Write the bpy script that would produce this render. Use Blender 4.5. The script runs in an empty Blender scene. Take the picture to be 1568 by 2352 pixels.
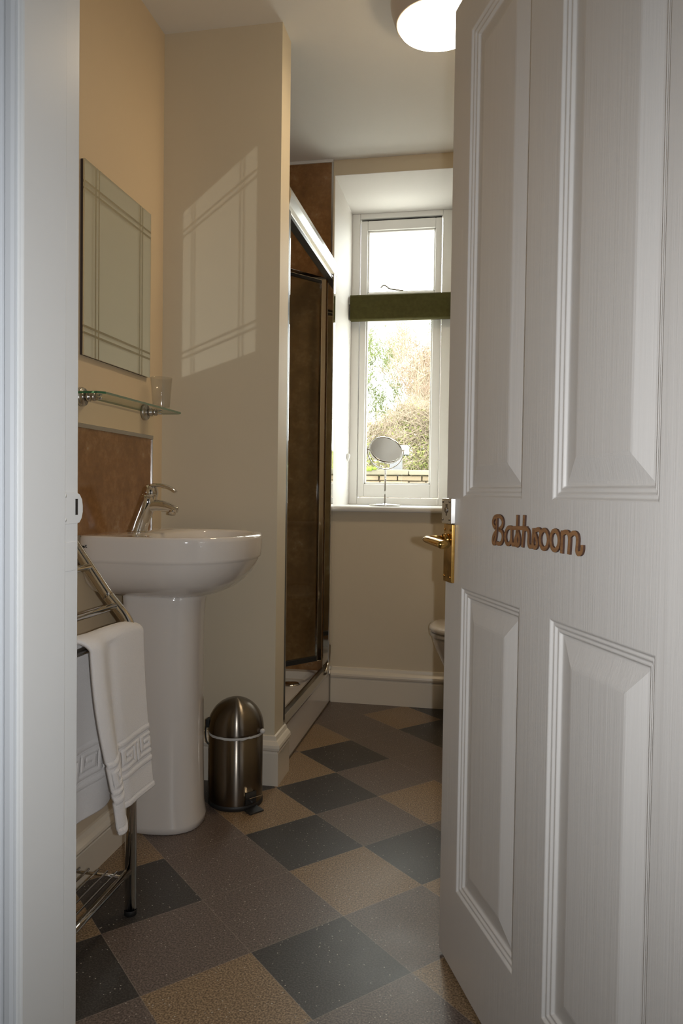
import bpy, math, random
from mathutils import Vector, Matrix
random.seed(7)
SC = bpy.context.scene
COL = SC.collection
PI = math.pi

# ------------------------------------------------------------------ materials
def new_mat(name):
    m = bpy.data.materials.new(name); m.use_nodes = True
    nt = m.node_tree
    for n in list(nt.nodes): nt.nodes.remove(n)
    out = nt.nodes.new('ShaderNodeOutputMaterial')
    b = nt.nodes.new('ShaderNodeBsdfPrincipled')
    nt.links.new(b.outputs[0], out.inputs[0])
    return m, nt, b, out

def N(nt, t, **kw):
    n = nt.nodes.new(t)
    for k, v in kw.items():
        if k in n.inputs.keys() if isinstance(k, str) else False: n.inputs[k].default_value = v
        else: setattr(n, k, v)
    return n

def noise(nt, scale, detail=3, rough=.55, coord='Object', stretch=None):
    tc = nt.nodes.new('ShaderNodeTexCoord')
    n = nt.nodes.new('ShaderNodeTexNoise')
    n.inputs['Scale'].default_value = scale; n.inputs['Detail'].default_value = detail
    n.inputs['Roughness'].default_value = rough
    src = tc.outputs[coord]
    if stretch:
        mp = nt.nodes.new('ShaderNodeMapping'); mp.inputs['Scale'].default_value = stretch
        nt.links.new(src, mp.inputs[0]); src = mp.outputs[0]
    nt.links.new(src, n.inputs['Vector'])
    return n

def ramp(nt, fac, stops):
    r = nt.nodes.new('ShaderNodeValToRGB')
    e = r.color_ramp.elements
    while len(e) < len(stops): e.new(.5)
    for i, (p, c) in enumerate(stops):
        e[i].position = p; e[i].color = (*c, 1)
    nt.links.new(fac, r.inputs[0])
    return r

def bump(nt, b, height, strength=.2, dist=.002):
    bp = nt.nodes.new('ShaderNodeBump')
    bp.inputs['Strength'].default_value = strength; bp.inputs['Distance'].default_value = dist
    nt.links.new(height, bp.inputs['Height']); nt.links.new(bp.outputs[0], b.inputs['Normal'])

def simple(name, col, rough=.5, metal=0, bscale=0, bstr=.1, bdist=.001, var=0, vscale=3, stretch=None, coat=0, spec=.5):
    m, nt, b, o = new_mat(name)
    b.inputs['Base Color'].default_value = (*col, 1)
    b.inputs['Roughness'].default_value = rough; b.inputs['Metallic'].default_value = metal
    b.inputs['Coat Weight'].default_value = coat; b.inputs['Coat Roughness'].default_value = .05
    b.inputs['Specular IOR Level'].default_value = spec
    if bscale:
        n = noise(nt, bscale, 4, stretch=stretch); bump(nt, b, n.outputs['Fac'], bstr, bdist)
    if var:
        n = noise(nt, vscale, 4)
        r = ramp(nt, n.outputs['Fac'], [(.3, tuple(c*(1-var) for c in col)), (.7, tuple(min(1, c*(1+var)) for c in col))])
        nt.links.new(r.outputs[0], b.inputs['Base Color'])
    return m

CREAM = simple('cream_paint', (.70, .61, .46), .6, bscale=60, bstr=.10, bdist=.0012, var=.02, vscale=2)
CREAM_LAMPLIT = simple('lamplit_cream_paint', (.73, .59, .40), .55, bscale=60, bstr=.10, bdist=.0012, var=.02, vscale=2)  # same cream paint, with the lamp's orange light mixed into the colour
ARCH_DIM = simple('dimmed_architrave_white', (.68, .71, .74), .28, bscale=14, bstr=.15, bdist=.0015)  # jamb's white paint again, dimmer bluish light put into the colour
CREAM_SATIN = simple('cream_paint_satin', (.70, .62, .47), .55, bscale=45, bstr=.05, bdist=.001, var=.02, vscale=2)
CEIL = simple('ceiling_paint', (.86, .84, .80), .7, bscale=30, bstr=.15, bdist=.002, var=.02, vscale=1.5)
WHITE = simple('white_gloss_paint', (.80, .80, .78), .25, bscale=90, bstr=.08, bdist=.0006)
SKIRT = simple('cream_gloss_paint', (.74, .68, .58), .28, bscale=70, bstr=.08, bdist=.0008)
JAMB = simple('white_jamb_paint', (.80, .81, .80), .3, bscale=14, bstr=.22, bdist=.002)
BATT = simple('old_white_paint', (.82, .81, .78), .35, bscale=35, bstr=.2, bdist=.0012)
CERAMIC = simple('white_ceramic', (.74, .70, .66), .07, coat=.6)
ACRYL = simple('white_acrylic', (.78, .75, .72), .15)
CHROME = simple('chrome', (.70, .69, .67), .04, 1)
SATIN = simple('satin_steel', (.55, .54, .52), .22, 1)
BRASS = simple('aged_brass', (.62, .38, .11), .16, 1, var=.25, vscale=60)
DARK = simple('black_rubber', (.02, .02, .02), .5)
DARKSEAL = simple('dark_seal', (.03, .03, .028), .35)
BLIND = simple('olive_fabric', (.070, .062, .022), .95, bscale=400, bstr=.3, bdist=.001, var=.12, vscale=60, spec=.1)
PLASTIC = simple('white_plastic', (.8, .8, .78), .4)
CARPET = simple('corridor_carpet', (.22, .19, .15), .95, bscale=300, bstr=.5, bdist=.004)
INK = simple('black_ink', (.02, .02, .02), .4)
STEELWIRE = simple('chrome_wire', (.75, .75, .74), .1, 1)

def mat_brushed():
    m, nt, b, o = new_mat('brushed_steel')
    b.inputs['Base Color'].default_value = (.21, .185, .155, 1); b.inputs['Metallic'].default_value = 1
    b.inputs['Roughness'].default_value = .27
    b.inputs['Anisotropic'].default_value = .97
    b.inputs['Anisotropic Rotation'].default_value = .25
    tg = nt.nodes.new('ShaderNodeTangent'); tg.direction_type = 'RADIAL'; tg.axis = 'Z'
    nt.links.new(tg.outputs[0], b.inputs['Tangent'])
    n = noise(nt, 12, 3, stretch=(1, 1, 60)); bump(nt, b, n.outputs['Fac'], .03, .0005)
    return m
BRUSHED = mat_brushed()

def mat_marble():
    m, nt, b, o = new_mat('brown_travertine_laminate')
    n = noise(nt, 9, 9, .65); n2 = noise(nt, 38, 8, .75)
    mx = nt.nodes.new('ShaderNodeMix'); mx.data_type = 'FLOAT'; mx.inputs[0].default_value = .4
    nt.links.new(n.outputs['Fac'], mx.inputs[2]); nt.links.new(n2.outputs['Fac'], mx.inputs[3])
    r = ramp(nt, mx.outputs[0], [(.30, (.17, .080, .030)), (.50, (.265, .135, .052)), (.59, (.34, .185, .080)), (.68, (.50, .35, .21))])
    nt.links.new(r.outputs[0], b.inputs['Base Color'])
    b.inputs['Roughness'].default_value = .16
    return m
MARBLE = mat_marble()

def mat_doorpaint():
    m, nt, b, o = new_mat('white_woodgrain_paint')
    b.inputs['Base Color'].default_value = (.76, .74, .71, 1); b.inputs['Roughness'].default_value = .33
    n = noise(nt, 1, 3, .6, stretch=(300, 300, 5)); w = noise(nt, 1, 2, .5, stretch=(70, 70, 1.5))
    mx = nt.nodes.new('ShaderNodeMath'); mx.operation = 'MULTIPLY_ADD'; mx.inputs[1].default_value = .6
    nt.links.new(n.outputs['Fac'], mx.inputs[0]); nt.links.new(w.outputs['Fac'], mx.inputs[2])
    bump(nt, b, mx.outputs[0], .35, .0012)
    return m
DOORP = mat_doorpaint()

def mat_floor(name, base, dk, lt, fleck=.66, rough=.37):
    m, nt, b, o = new_mat(name)
    tc = nt.nodes.new('ShaderNodeTexCoord')
    n1 = nt.nodes.new('ShaderNodeTexNoise'); n1.inputs['Scale'].default_value = 260; n1.inputs['Detail'].default_value = 3
    n2 = nt.nodes.new('ShaderNodeTexNoise'); n2.inputs['Scale'].default_value = 4; n2.inputs['Detail'].default_value = 5
    vo = nt.nodes.new('ShaderNodeTexVoronoi'); vo.inputs['Scale'].default_value = 95
    for t in (n1, n2, vo): nt.links.new(tc.outputs['Object'], t.inputs['Vector'])
    r = ramp(nt, n1.outputs['Fac'], [(.36, dk), (.52, base), (.66, lt)])
    # sparse bright flecks
    sm = nt.nodes.new('ShaderNodeMath'); sm.operation = 'LESS_THAN'; sm.inputs[1].default_value = .13
    nt.links.new(vo.outputs['Distance'], sm.inputs[0])
    sep = nt.nodes.new('ShaderNodeSeparateColor'); nt.links.new(vo.outputs['Color'], sep.inputs[0])
    gt = nt.nodes.new('ShaderNodeMath'); gt.operation = 'GREATER_THAN'; gt.inputs[1].default_value = fleck
    nt.links.new(sep.outputs[0], gt.inputs[0])
    mu = nt.nodes.new('ShaderNodeMath'); mu.operation = 'MULTIPLY'
    nt.links.new(sm.outputs[0], mu.inputs[0]); nt.links.new(gt.outputs[0], mu.inputs[1])
    mx = nt.nodes.new('ShaderNodeMix'); mx.data_type = 'RGBA'
    nt.links.new(mu.outputs[0], mx.inputs[0]); nt.links.new(r.outputs[0], mx.inputs[6])
    mx.inputs[7].default_value = (.5, .46, .4, 1)
    # joint line from the uv distance to the tile edge
    uv = nt.nodes.new('ShaderNodeSeparateXYZ'); nt.links.new(tc.outputs['UV'], uv.inputs[0])
    def edge(sock):
        a = nt.nodes.new('ShaderNodeMath'); a.operation = 'SUBTRACT'; a.inputs[1].default_value = .5
        nt.links.new(sock, a.inputs[0])
        c = nt.nodes.new('ShaderNodeMath'); c.operation = 'ABSOLUTE'; nt.links.new(a.outputs[0], c.inputs[0])
        return c
    a, c = edge(uv.outputs[0]), edge(uv.outputs[1])
    mm = nt.nodes.new('ShaderNodeMath'); mm.operation = 'MAXIMUM'
    nt.links.new(a.outputs[0], mm.inputs[0]); nt.links.new(c.outputs[0], mm.inputs[1])
    g = nt.nodes.new('ShaderNodeMath'); g.operation = 'GREATER_THAN'; g.inputs[1].default_value = .4962
    nt.links.new(mm.outputs[0], g.inputs[0])
    gs = nt.nodes.new('ShaderNodeMath'); gs.operation = 'MULTIPLY'; gs.inputs[1].default_value = .35
    nt.links.new(g.outputs[0], gs.inputs[0])
    mx2 = nt.nodes.new('ShaderNodeMix'); mx2.data_type = 'RGBA'
    nt.links.new(gs.outputs[0], mx2.inputs[0]); nt.links.new(mx.outputs[2], mx2.inputs[6])
    mx2.inputs[7].default_value = (.36, .31, .25, 1)
    nt.links.new(mx2.outputs[2], b.inputs['Base Color'])
    rr = nt.nodes.new('ShaderNodeMapRange'); rr.inputs['To Min'].default_value = rough-.08; rr.inputs['To Max'].default_value = rough+.12
    nt.links.new(n2.outputs['Fac'], rr.inputs[0]); nt.links.new(rr.outputs[0], b.inputs['Roughness'])
    bump(nt, b, n1.outputs['Fac'], .25, .0008)
    return m
F_BROWN = mat_floor('vinyl_tan', (.265, .18, .10), (.115, .072, .038), (.41, .29, .175))
F_DARK = mat_floor('vinyl_slate', (.041, .036, .033), (.023, .020, .018), (.074, .066, .060), .6)
F_MAUVE = mat_floor('vinyl_mauve_grey', (.140, .106, .088), (.070, .052, .043), (.22, .17, .145), .6)

def mat_glass(name, tint=(.93, .96, .94), refl=.04, rough=0.0, milk=0.0):
    # thin clear sheet: straight-through transmission plus a fresnel reflection
    m, nt, b, o = new_mat(name)
    nt.nodes.remove(b)
    tr = nt.nodes.new('ShaderNodeBsdfTransparent'); tr.inputs[0].default_value = (*tint, 1)
    gl = nt.nodes.new('ShaderNodeBsdfGlossy'); gl.inputs['Roughness'].default_value = rough
    lw = nt.nodes.new('ShaderNodeLayerWeight'); lw.inputs[0].default_value = .5
    pw_ = nt.nodes.new('ShaderNodeMath'); pw_.operation = 'POWER'; pw_.inputs[1].default_value = 5
    nt.links.new(lw.outputs['Facing'], pw_.inputs[0])
    mr_ = nt.nodes.new('ShaderNodeMapRange'); mr_.inputs['To Min'].default_value = refl; mr_.inputs['To Max'].default_value = .9
    nt.links.new(pw_.outputs[0], mr_.inputs[0])
    mx = nt.nodes.new('ShaderNodeMixShader')
    src = tr
    if milk:
        df = nt.nodes.new('ShaderNodeBsdfTranslucent'); df.inputs[0].default_value = (.9,.88,.84,1)
        d2 = nt.nodes.new('ShaderNodeBsdfDiffuse'); d2.inputs[0].default_value = (.9,.88,.84,1)
        ad = nt.nodes.new('ShaderNodeMixShader'); ad.inputs[0].default_value = .6
        nt.links.new(df.outputs[0], ad.inputs[1]); nt.links.new(d2.outputs[0], ad.inputs[2])
        m2 = nt.nodes.new('ShaderNodeMixShader'); m2.inputs[0].default_value = milk
        nt.links.new(tr.outputs[0], m2.inputs[1]); nt.links.new(ad.outputs[0], m2.inputs[2]); src = m2
    nt.links.new(mr_.outputs[0], mx.inputs[0]); nt.links.new(src.outputs[0], mx.inputs[1]); nt.links.new(gl.outputs[0], mx.inputs[2])
    nt.links.new(mx.outputs[0], o.inputs[0])
    return m
GLASS = mat_glass('window_glass')
SHOWERGLASS = mat_glass('shower_glass', (.90, .93, .91))
SHELFGLASS = mat_glass('shelf_glass_face', (.93, .97, .95))
TUMBLER = mat_glass('tumbler_clear_plastic', (.95, .95, .94), rough=.06, milk=.08)
def mat_greenedge():
    m, nt, b, o = new_mat('glass_green_edge')
    b.inputs['Base Color'].default_value = (.03, .15, .07, 1); b.inputs['Roughness'].default_value = .08
    b.inputs['Transmission Weight'].default_value = .3
    return m
GREENEDGE = mat_greenedge()

MIR_Y0, MIR_Y1, MIR_Z0, MIR_Z1 = 1.832, 2.240, 1.345, 1.870
def mat_mirror():
    # silvered glass with cut double lines 7 and 9 cm in from every edge
    m, nt, b, o = new_mat('mirror_with_cut_lines')
    b.inputs['Metallic'].default_value = 1; b.inputs['Base Color'].default_value = (.80, .83, .77, 1)
    tc = nt.nodes.new('ShaderNodeTexCoord'); sp = nt.nodes.new('ShaderNodeSeparateXYZ')
    nt.links.new(tc.outputs['Object'], sp.inputs[0])
    tot = None
    def band(sock, centre):
        nonlocal tot
        s = nt.nodes.new('ShaderNodeMath'); s.operation = 'SUBTRACT'; s.inputs[1].default_value = centre; nt.links.new(sock, s.inputs[0])
        a = nt.nodes.new('ShaderNodeMath'); a.operation = 'ABSOLUTE'; nt.links.new(s.outputs[0], a.inputs[0])
        l = nt.nodes.new('ShaderNodeMath'); l.operation = 'LESS_THAN'; l.inputs[1].default_value = .0032; nt.links.new(a.outputs[0], l.inputs[0])
        if tot is None: tot = l
        else:
            x = nt.nodes.new('ShaderNodeMath'); x.operation = 'MAXIMUM'
            nt.links.new(tot.outputs[0], x.inputs[0]); nt.links.new(l.outputs[0], x.inputs[1]); tot = x
    hy, hz = (MIR_Y1-MIR_Y0)/2, (MIR_Z1-MIR_Z0)/2
    for s in (-1, 1):
        for d in (.060, .078):
            band(sp.outputs[1], s*(hy-d)); band(sp.outputs[2], s*(hz-d))
    r = nt.nodes.new('ShaderNodeMapRange'); r.inputs['To Min'].default_value = .015; r.inputs['To Max'].default_value = .35
    nt.links.new(tot.outputs[0], r.inputs[0]); nt.links.new(r.outputs[0], b.inputs['Roughness'])
    cm = nt.nodes.new('ShaderNodeMix'); cm.data_type = 'RGBA'
    cm.inputs[6].default_value = (.80, .83, .77, 1); cm.inputs[7].default_value = (.50, .48, .38, 1)
    nt.links.new(tot.outputs[0], cm.inputs[0]); nt.links.new(cm.outputs[2], b.inputs['Base Color'])
    return m
MIRROR = mat_mirror()
MIRRORPLAIN = simple('mirror_silver', (.70, .69, .68), .01, 1)

def mat_towel():
    m, nt, b, o = new_mat('white_terry_cotton')
    b.inputs['Base Color'].default_value = (.90, .87, .85, 1); b.inputs['Roughness'].default_value = 1
    b.inputs['Sheen Weight'].default_value = .4; b.inputs['Specular IOR Level'].default_value = .1
    n = noise(nt, 420, 3, .8); bump(nt, b, n.outputs['Fac'], .7, .003)
    return m
TOWEL = mat_towel()

def mat_wood():
    m, nt, b, o = new_mat('laser_cut_plywood')
    n = noise(nt, 40, 4, .6, stretch=(1, 1, 5))
    r = ramp(nt, n.outputs['Fac'], [(.3, (.26, .125, .05)), (.7, (.42, .22, .10))])
    nt.links.new(r.outputs[0], b.inputs['Base Color']); b.inputs['Roughness'].default_value = .6
    return m
PLY = mat_wood()
PLYEDGE = simple('dark_plywood_edge', (.07, .03, .016), .7)  # cut sides of the strokes, darker than the face

def mat_emit(name, col, s):
    m, nt, b, o = new_mat(name)
    b.inputs['Base Color'].default_value = (.9, .88, .8, 1)
    b.inputs['Emission Color'].default_value = (*col, 1); b.inputs['Emission Strength'].default_value = s
    b.inputs['Roughness'].default_value = .3
    return m

def mat_leaf(name, a, c, sc=3):
    m, nt, b, o = new_mat(name)
    n = noise(nt, sc, 5, .7)
    r = ramp(nt, n.outputs['Fac'], [(.38, a), (.62, c)])
    nt.links.new(r.outputs[0], b.inputs['Base Color']); b.inputs['Roughness'].default_value = .8
    return m
HEDGE_G = mat_leaf('hedge_green_leaf', (.10, .125, .016), (.24, .25, .07), 2.2)
HEDGE_T = mat_leaf('hedge_dry_twig', (.17, .13, .085), (.31, .245, .18), 2)
BARK = mat_leaf('bare_bark', (.10, .08, .05), (.18, .145, .09), 4)
BARKG = mat_leaf('mossy_bark', (.09, .115, .032), (.17, .19, .075), 4)
BARKP = mat_leaf('pinkish_bark', (.23, .165, .12), (.34, .26, .19), 4)
STONE = simple('pale_sandstone', (.16, .125, .08), .9, bscale=12, bstr=.6, bdist=.02, var=.25, vscale=5)
COPING = simple('mossy_coping_stone', (.135, .12, .085), .9, bscale=12, bstr=.5, bdist=.02, var=.2, vscale=3)
MOSS = simple('bright_moss', (.10, .135, .012), .95, bscale=90, bstr=.5, bdist=.01)
GREYSTONE = simple('grey_stone', (.15, .15, .16), .8, bscale=25, bstr=.4, bdist=.01, var=.1)
BOUNCE_GROUND = simple('pale_bounce_ground', (.55, .53, .49), .9, bscale=8, bstr=.3, bdist=.01, var=.08, vscale=2)  # unseen pale ground, added to bounce daylight up at the recess and ceiling
GRASS = simple('rough_grass', (.10, .14, .04), .95, bscale=30, bstr=.6, bdist=.02, var=.3, vscale=6)

# ------------------------------------------------------------------ mesh helpers
class MB:
    def __init__(s): s.v = []; s.f = []; s.sm = []; s.mi = []
    def add(s, vs, fs, smooth=False, mi=0):
        o = len(s.v); s.v += [tuple(p) for p in vs]
        for f in fs: s.f.append(tuple(i+o for i in f)); s.sm.append(smooth); s.mi.append(mi)
        return s
    def box(s, x0, x1, y0, y1, z0, z1, mi=0, M=None):
        vs = [(x0,y0,z0),(x1,y0,z0),(x1,y1,z0),(x0,y1,z0),(x0,y0,z1),(x1,y0,z1),(x1,y1,z1),(x0,y1,z1)]
        if M is not None: vs = [M @ Vector(p) for p in vs]
        return s.add(vs, [(0,3,2,1),(4,5,6,7),(0,1,5,4),(1,2,6,5),(2,3,7,6),(3,0,4,7)], mi=mi)
    def prism(s, poly, axis, a, b, mi=0, smooth=False, M=None):
        """poly: 2-D points; axis 'z' -> (x,y), 'y' -> (x,z), 'x' -> (y,z)"""
        def P(p, t):
            q = {'z': (p[0],p[1],t), 'y': (p[0],t,p[1]), 'x': (t,p[0],p[1])}[axis]
            return M @ Vector(q) if M is not None else q
        n = len(poly)
        vs = [P(p,a) for p in poly]+[P(p,b) for p in poly]
        s.add(vs, [tuple(range(n))[::-1], tuple(range(n,2*n))], mi=mi)
        return s.add(vs, [(i,(i+1)%n,(i+1)%n+n,i+n) for i in range(n)], smooth, mi)
    def loft(s, rings, cap0=True, cap1=True, smooth=True, closed=True, mi=0):
        n = len(rings[0]); vs = [p for r in rings for p in r]; fs = []
        for k in range(len(rings)-1):
            for i in range(n if closed else n-1):
                j = (i+1)%n
                fs.append((k*n+i, k*n+j, (k+1)*n+j, (k+1)*n+i))
        if cap0: fs.append(tuple(range(n))[::-1])
        if cap1: fs.append(tuple(range((len(rings)-1)*n, len(rings)*n)))
        return s.add(vs, fs, smooth, mi)
    def tube(s, pts, r, n=14, cap=True, mi=0, flat=1.0, side=None):
        """sweep; r scalar or list; flat squashes the section along the 'up' axis"""
        pts = [Vector(p) for p in pts]; rings = []
        rr = r if isinstance(r, (list, tuple)) else [r]*len(pts)
        t0 = (pts[1]-pts[0]).normalized()
        ref = Vector(side) if side else (Vector((0,0,1)) if abs(t0.z) < .9 else Vector((0,1,0)))
        for i, p in enumerate(pts):
            a = pts[max(i-1,0)]; b = pts[min(i+1,len(pts)-1)]; t = (b-a).normalized()
            u = (ref - t*ref.dot(t)).normalized(); w = t.cross(u)
            if not side: ref = u
            rings.append([p + (w*math.cos(k*2*PI/n) + u*math.sin(k*2*PI/n)*flat)*rr[i] for k in range(n)])
        return s.loft(rings, cap, cap, mi=mi)
    def lathe(s, prof, c=(0,0,0), n=40, cap0=False, cap1=False, mi=0, M=None):
        rings = []
        for (r, z) in prof:
            ring = [Vector((r*math.cos(k*2*PI/n), r*math.sin(k*2*PI/n), z)) for k in range(n)]
            if M is not None: ring = [M @ p for p in ring]
            rings.append([p+Vector(c) for p in ring])
        return s.loft(rings, cap0, cap1, mi=mi)
    def build(s, name, mats, parent=None, loc=None, bevel=0, seg=2, autosm=False, wn=False):
        me = bpy.data.meshes.new(name); me.from_pydata(s.v, [], s.f)
        if not isinstance(mats, (list, tuple)): mats = [mats]
        for m in mats: me.materials.append(m)
        me.polygons.foreach_set('use_smooth', s.sm); me.polygons.foreach_set('material_index', s.mi)
        me.update()
        o = bpy.data.objects.new(name, me); COL.objects.link(o)
        if loc: o.location = loc
        if parent is not None: o.parent = parent
        if bevel:
            md = o.modifiers.new('bevel', 'BEVEL'); md.width = bevel; md.segments = seg; md.limit_method = 'ANGLE'; md.angle_limit = math.radians(40)
            md.harden_normals = False
        return o

def fixn(o):
    import bmesh
    bm = bmesh.new(); bm.from_mesh(o.data); bmesh.ops.remove_doubles(bm, verts=bm.verts, dist=1e-5)
    bmesh.ops.recalc_face_normals(bm, faces=bm.faces); bm.to_mesh(o.data); bm.free(); return o

def tag(o, label=None, cat=None, group=None, kind=None):
    if label: o['label'] = label
    if cat: o['category'] = cat
    if group: o['group'] = group
    if kind: o['kind'] = kind
    return o

def empty(name, loc, rz=0):
    o = bpy.data.objects.new(name, None); COL.objects.link(o); o.location = loc; o.rotation_euler = (0,0,rz)
    o.empty_display_size = .1
    return o

def struct(mb, name, mat, label=None, parent=None, **kw):
    o = mb.build(name, mat, parent, **kw)
    if parent is None: tag(o, label, 'building part' if False else None, kind='structure')
    return o

def smooth_path(pts, it=2):
    pts = [Vector(p) for p in pts]
    for _ in range(it):
        q = [pts[0]]
        for a, b in zip(pts[:-1], pts[1:]):
            q += [a*.75+b*.25, a*.25+b*.75]
        q.append(pts[-1]); pts = q
    return pts
# ------------------------------------------------------------------ the setting
def st(mb, name, mat, label, cat, **kw):
    o = mb.build(name, mat, **kw); tag(o, label, cat, kind='structure'); return o

LW, CY, CX, WY, CZ, RX = -1.065, 2.36, -.655, 3.37, 2.515, .55      # left wall, stub wall face, stub wall end, window wall, ceiling, right wall
FY0, FY1 = .79, .925                                                # doorway wall
SHX = -1.42                                                         # far side of the shower alcove

# floor: vinyl squares laid diagonally, clipped to the room
def make_floor():
    import bmesh
    th = -.77133; s = .242; ox, oy = -.80437, 1.81719
    u = Vector((math.cos(th), math.sin(th), 0)); v = Vector((-math.sin(th), math.cos(th), 0)); O = Vector((ox, oy, 0))
    known = {(-2,3):'D',(-1,2):'D',(0,1):'D',(1,2):'D',(2,0):'D',(0,-1):'D',(1,-2):'D',(-3,6):'D',(-2,5):'D',(-1,5):'D',
             (1,1):'B',(0,3):'B',(-2,2):'B',(-3,3):'B',(-1,1):'B',(2,-1):'B',(-1,-1):'B',(0,-2):'B',(-3,5):'B',(2,2):'B',(3,1):'B',(4,0):'D',
             (1,0):'M',(0,0):'M',(2,1):'M',(0,2):'M',(-1,3):'M',(1,-1):'M',(-1,0):'M',(2,-2):'M',(1,3):'M',(3,0):'M',(-2,4):'M',(-1,4):'M',(-3,4):'M',(0,4):'M',(-4,5):'M'}
    rnd = random.Random(3)
    bm = bmesh.new(); uvl = bm.loops.layers.uv.new('UVMap')
    for i in range(-14, 12):
        for j in range(-9, 16):
            k = known.get((i, j)) or rnd.choice('DBMM')
            P = [O+u*(s*a)+v*(s*b) for a, b in ((i,j),(i+1,j),(i+1,j+1),(i,j+1))]
            f = bm.faces.new([bm.verts.new(p) for p in P]); f.material_index = 'BDM'.index(k)
            for l, q in zip(f.loops, ((0,0),(1,0),(1,1),(0,1))): l[uvl].uv = q
    x0, x1, y0, y1 = LW-.02, RX+.02, FY0+.0, WY+.02
    for co, no in (((x0,0,0),(-1,0,0)), ((x1,0,0),(1,0,0)), ((0,y0,0),(0,-1,0)), ((0,y1,0),(0,1,0))):
        bmesh.ops.bisect_plane(bm, geom=bm.verts[:]+bm.edges[:]+bm.faces[:], plane_co=co, plane_no=no, clear_outer=True)
    me = bpy.data.meshes.new('floor'); bm.to_mesh(me); bm.free()
    for m in (F_BROWN, F_DARK, F_MAUVE): me.materials.append(m)
    o = bpy.data.objects.new('floor', me); COL.objects.link(o)
    tag(o, 'bathroom floor of speckled tan, slate and mauve-grey vinyl squares laid diagonally', 'floor', kind='structure')
    if me.polygons[0].normal.z < 0: me.flip_normals()
make_floor()

W = .12
st(MB().box(LW-W, LW, FY1, CY+.11, 0, CZ), 'wall_left', CREAM_LAMPLIT, 'cream left bathroom wall behind the washbasin and mirror', 'wall')
st(MB().box(LW, CX, CY, CY+.11, 0, CZ), 'wall_partition', CREAM_SATIN, 'cream end wall between the washbasin and the shower, beside the pedal bin', 'wall')
st(MB().box(SHX-W, LW-W, CY, CY+.11, 0, CZ).box(SHX-W, SHX, CY+.11, WY+.5, 0, CZ), 'wall_alcove', CREAM, 'wall around the hidden side of the shower alcove', 'wall')
# window wall with the deep recess
FYW = 3.85
wx0, wx1, wz0, wz1, wd = -.677, -.13, .895, 2.446, .60
wb = MB().box(SHX-W, wx0, WY, WY+wd, 0, CZ+.1).box(wx1, RX+W, WY, WY+wd, 0, CZ+.1).box(wx0, wx1, WY, WY+wd, 0, wz0).box(wx0, wx1, WY, WY+wd, wz1, CZ+.1)
REV = MB().box(wx0, wx0+.0015, WY+.0005, FYW, .918, wz1).box(wx1-.0015, wx1, WY+.0005, FYW, .918, wz1).box(wx0, wx1, WY+.0005, FYW, wz1-.0015, wz1)
st(REV, 'wall_recess', simple('white_recess_emulsion', (.76,.73,.70), .6, bscale=25, bstr=.2, bdist=.002), 'white painted sides and top of the window recess', 'wall recess')
st(wb, 'wall_back', CREAM, 'thick cream wall at the far end with the deep window recess', 'wall')
st(MB().box(RX, RX+W, FY1, WY, 0, CZ), 'wall_right', CREAM, 'cream right bathroom wall hidden behind the open door', 'wall')
# doorway wall
dx0, dx1, dz = -.575, .285, 2.03
fw = MB().box(-1.9, dx0, FY0, FY1, 0, CZ+.1).box(dx1, 1.9, FY0, FY1, 0, CZ+.1).box(dx0, dx1, FY0, FY1, dz, CZ+.1)
st(fw, 'wall_front', CREAM, 'wall around the bathroom doorway', 'wall')
st(MB().box(SHX-W, RX+W, FY1, WY, CZ, CZ+.1), 'ceiling', CEIL, 'off-white bathroom ceiling', 'ceiling')
# corridor where the photographer stands
cw = MB().box(-1.5, -1.38, -1.9, FY0, 0, 2.5)
st(cw, 'wall_corridor_left', WHITE, 'plain wall of the corridor outside, on the left', 'wall')
st(MB().box(1.1, 1.22, -1.9, FY0, 0, 2.5), 'wall_corridor_right', WHITE, 'plain wall of the corridor outside, on the right', 'wall')
st(MB().box(-1.5, 1.22, -2.02, -1.9, 0, 2.5), 'wall_corridor_end', WHITE, 'corridor end wall behind the photographer', 'wall')
st(MB().box(-1.5, 1.22, -2.02, FY0, 2.5, 2.6), 'ceiling.001', CEIL, 'corridor ceiling outside the bathroom', 'ceiling')
st(MB().box(-1.5, 1.22, -2.02, FY0, -.02, -.001), 'floor.001', CARPET, 'carpet of the corridor outside the bathroom', 'floor')
# pipe boxing low on the left wall under the washbasin
st(MB().box(LW, -.968, FY1, 1.888, 0, .114), 'trim_1', SKIRT, 'low boxed-in pipe casing along the foot of the left wall, painted cream', 'boxing', bevel=.003)

# skirting profiles: (distance from wall, height)
def skirt_prof(h, t=.018):
    k = h/.165
    return [(0,0),(t,0),(t,.108*k),(t-.003,.112*k),(t-.003,.115*k),(t+.004,.120*k),(t+.006,.128*k),(t+.004,.137*k),(t-.004,.147*k),(t-.008,.150*k),(t-.010,.156*k),(t-.012,.163*k),(0,.165*k)]
def run(mb, p0, p1, nrm, prof, m0=0, m1=0):
    """extrude the profile from p0 to p1, mitred: m = +1 outer corner, -1 inner corner"""
    p0, p1, nrm = Vector(p0), Vector(p1), Vector(nrm); d = (p1-p0).normalized()
    A = [p0 + nrm*a - d*a*m0 + Vector((0,0,z)) for a, z in prof]
    B = [p1 + nrm*a + d*a*m1 + Vector((0,0,z)) for a, z in prof]
    n = len(prof); mb.add(A+B, [(i, (i+1)%n, (i+1)%n+n, i+n) for i in range(n)]+[tuple(range(n)), tuple(range(n,2*n))[::-1]])
    return mb
sk = skirt_prof(.165)
fixn(st(run(run(MB(), (LW, CY, 0), (CX, CY, 0), (0,-1,0), sk, 0, 1), (CX, CY, 0), (CX, CY+.13, 0), (1,0,0), sk, 1, 0), 'baseboard_partition', SKIRT,
   'cream moulded skirting wrapping the foot of the end wall beside the pedal bin', 'skirting board'))
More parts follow.
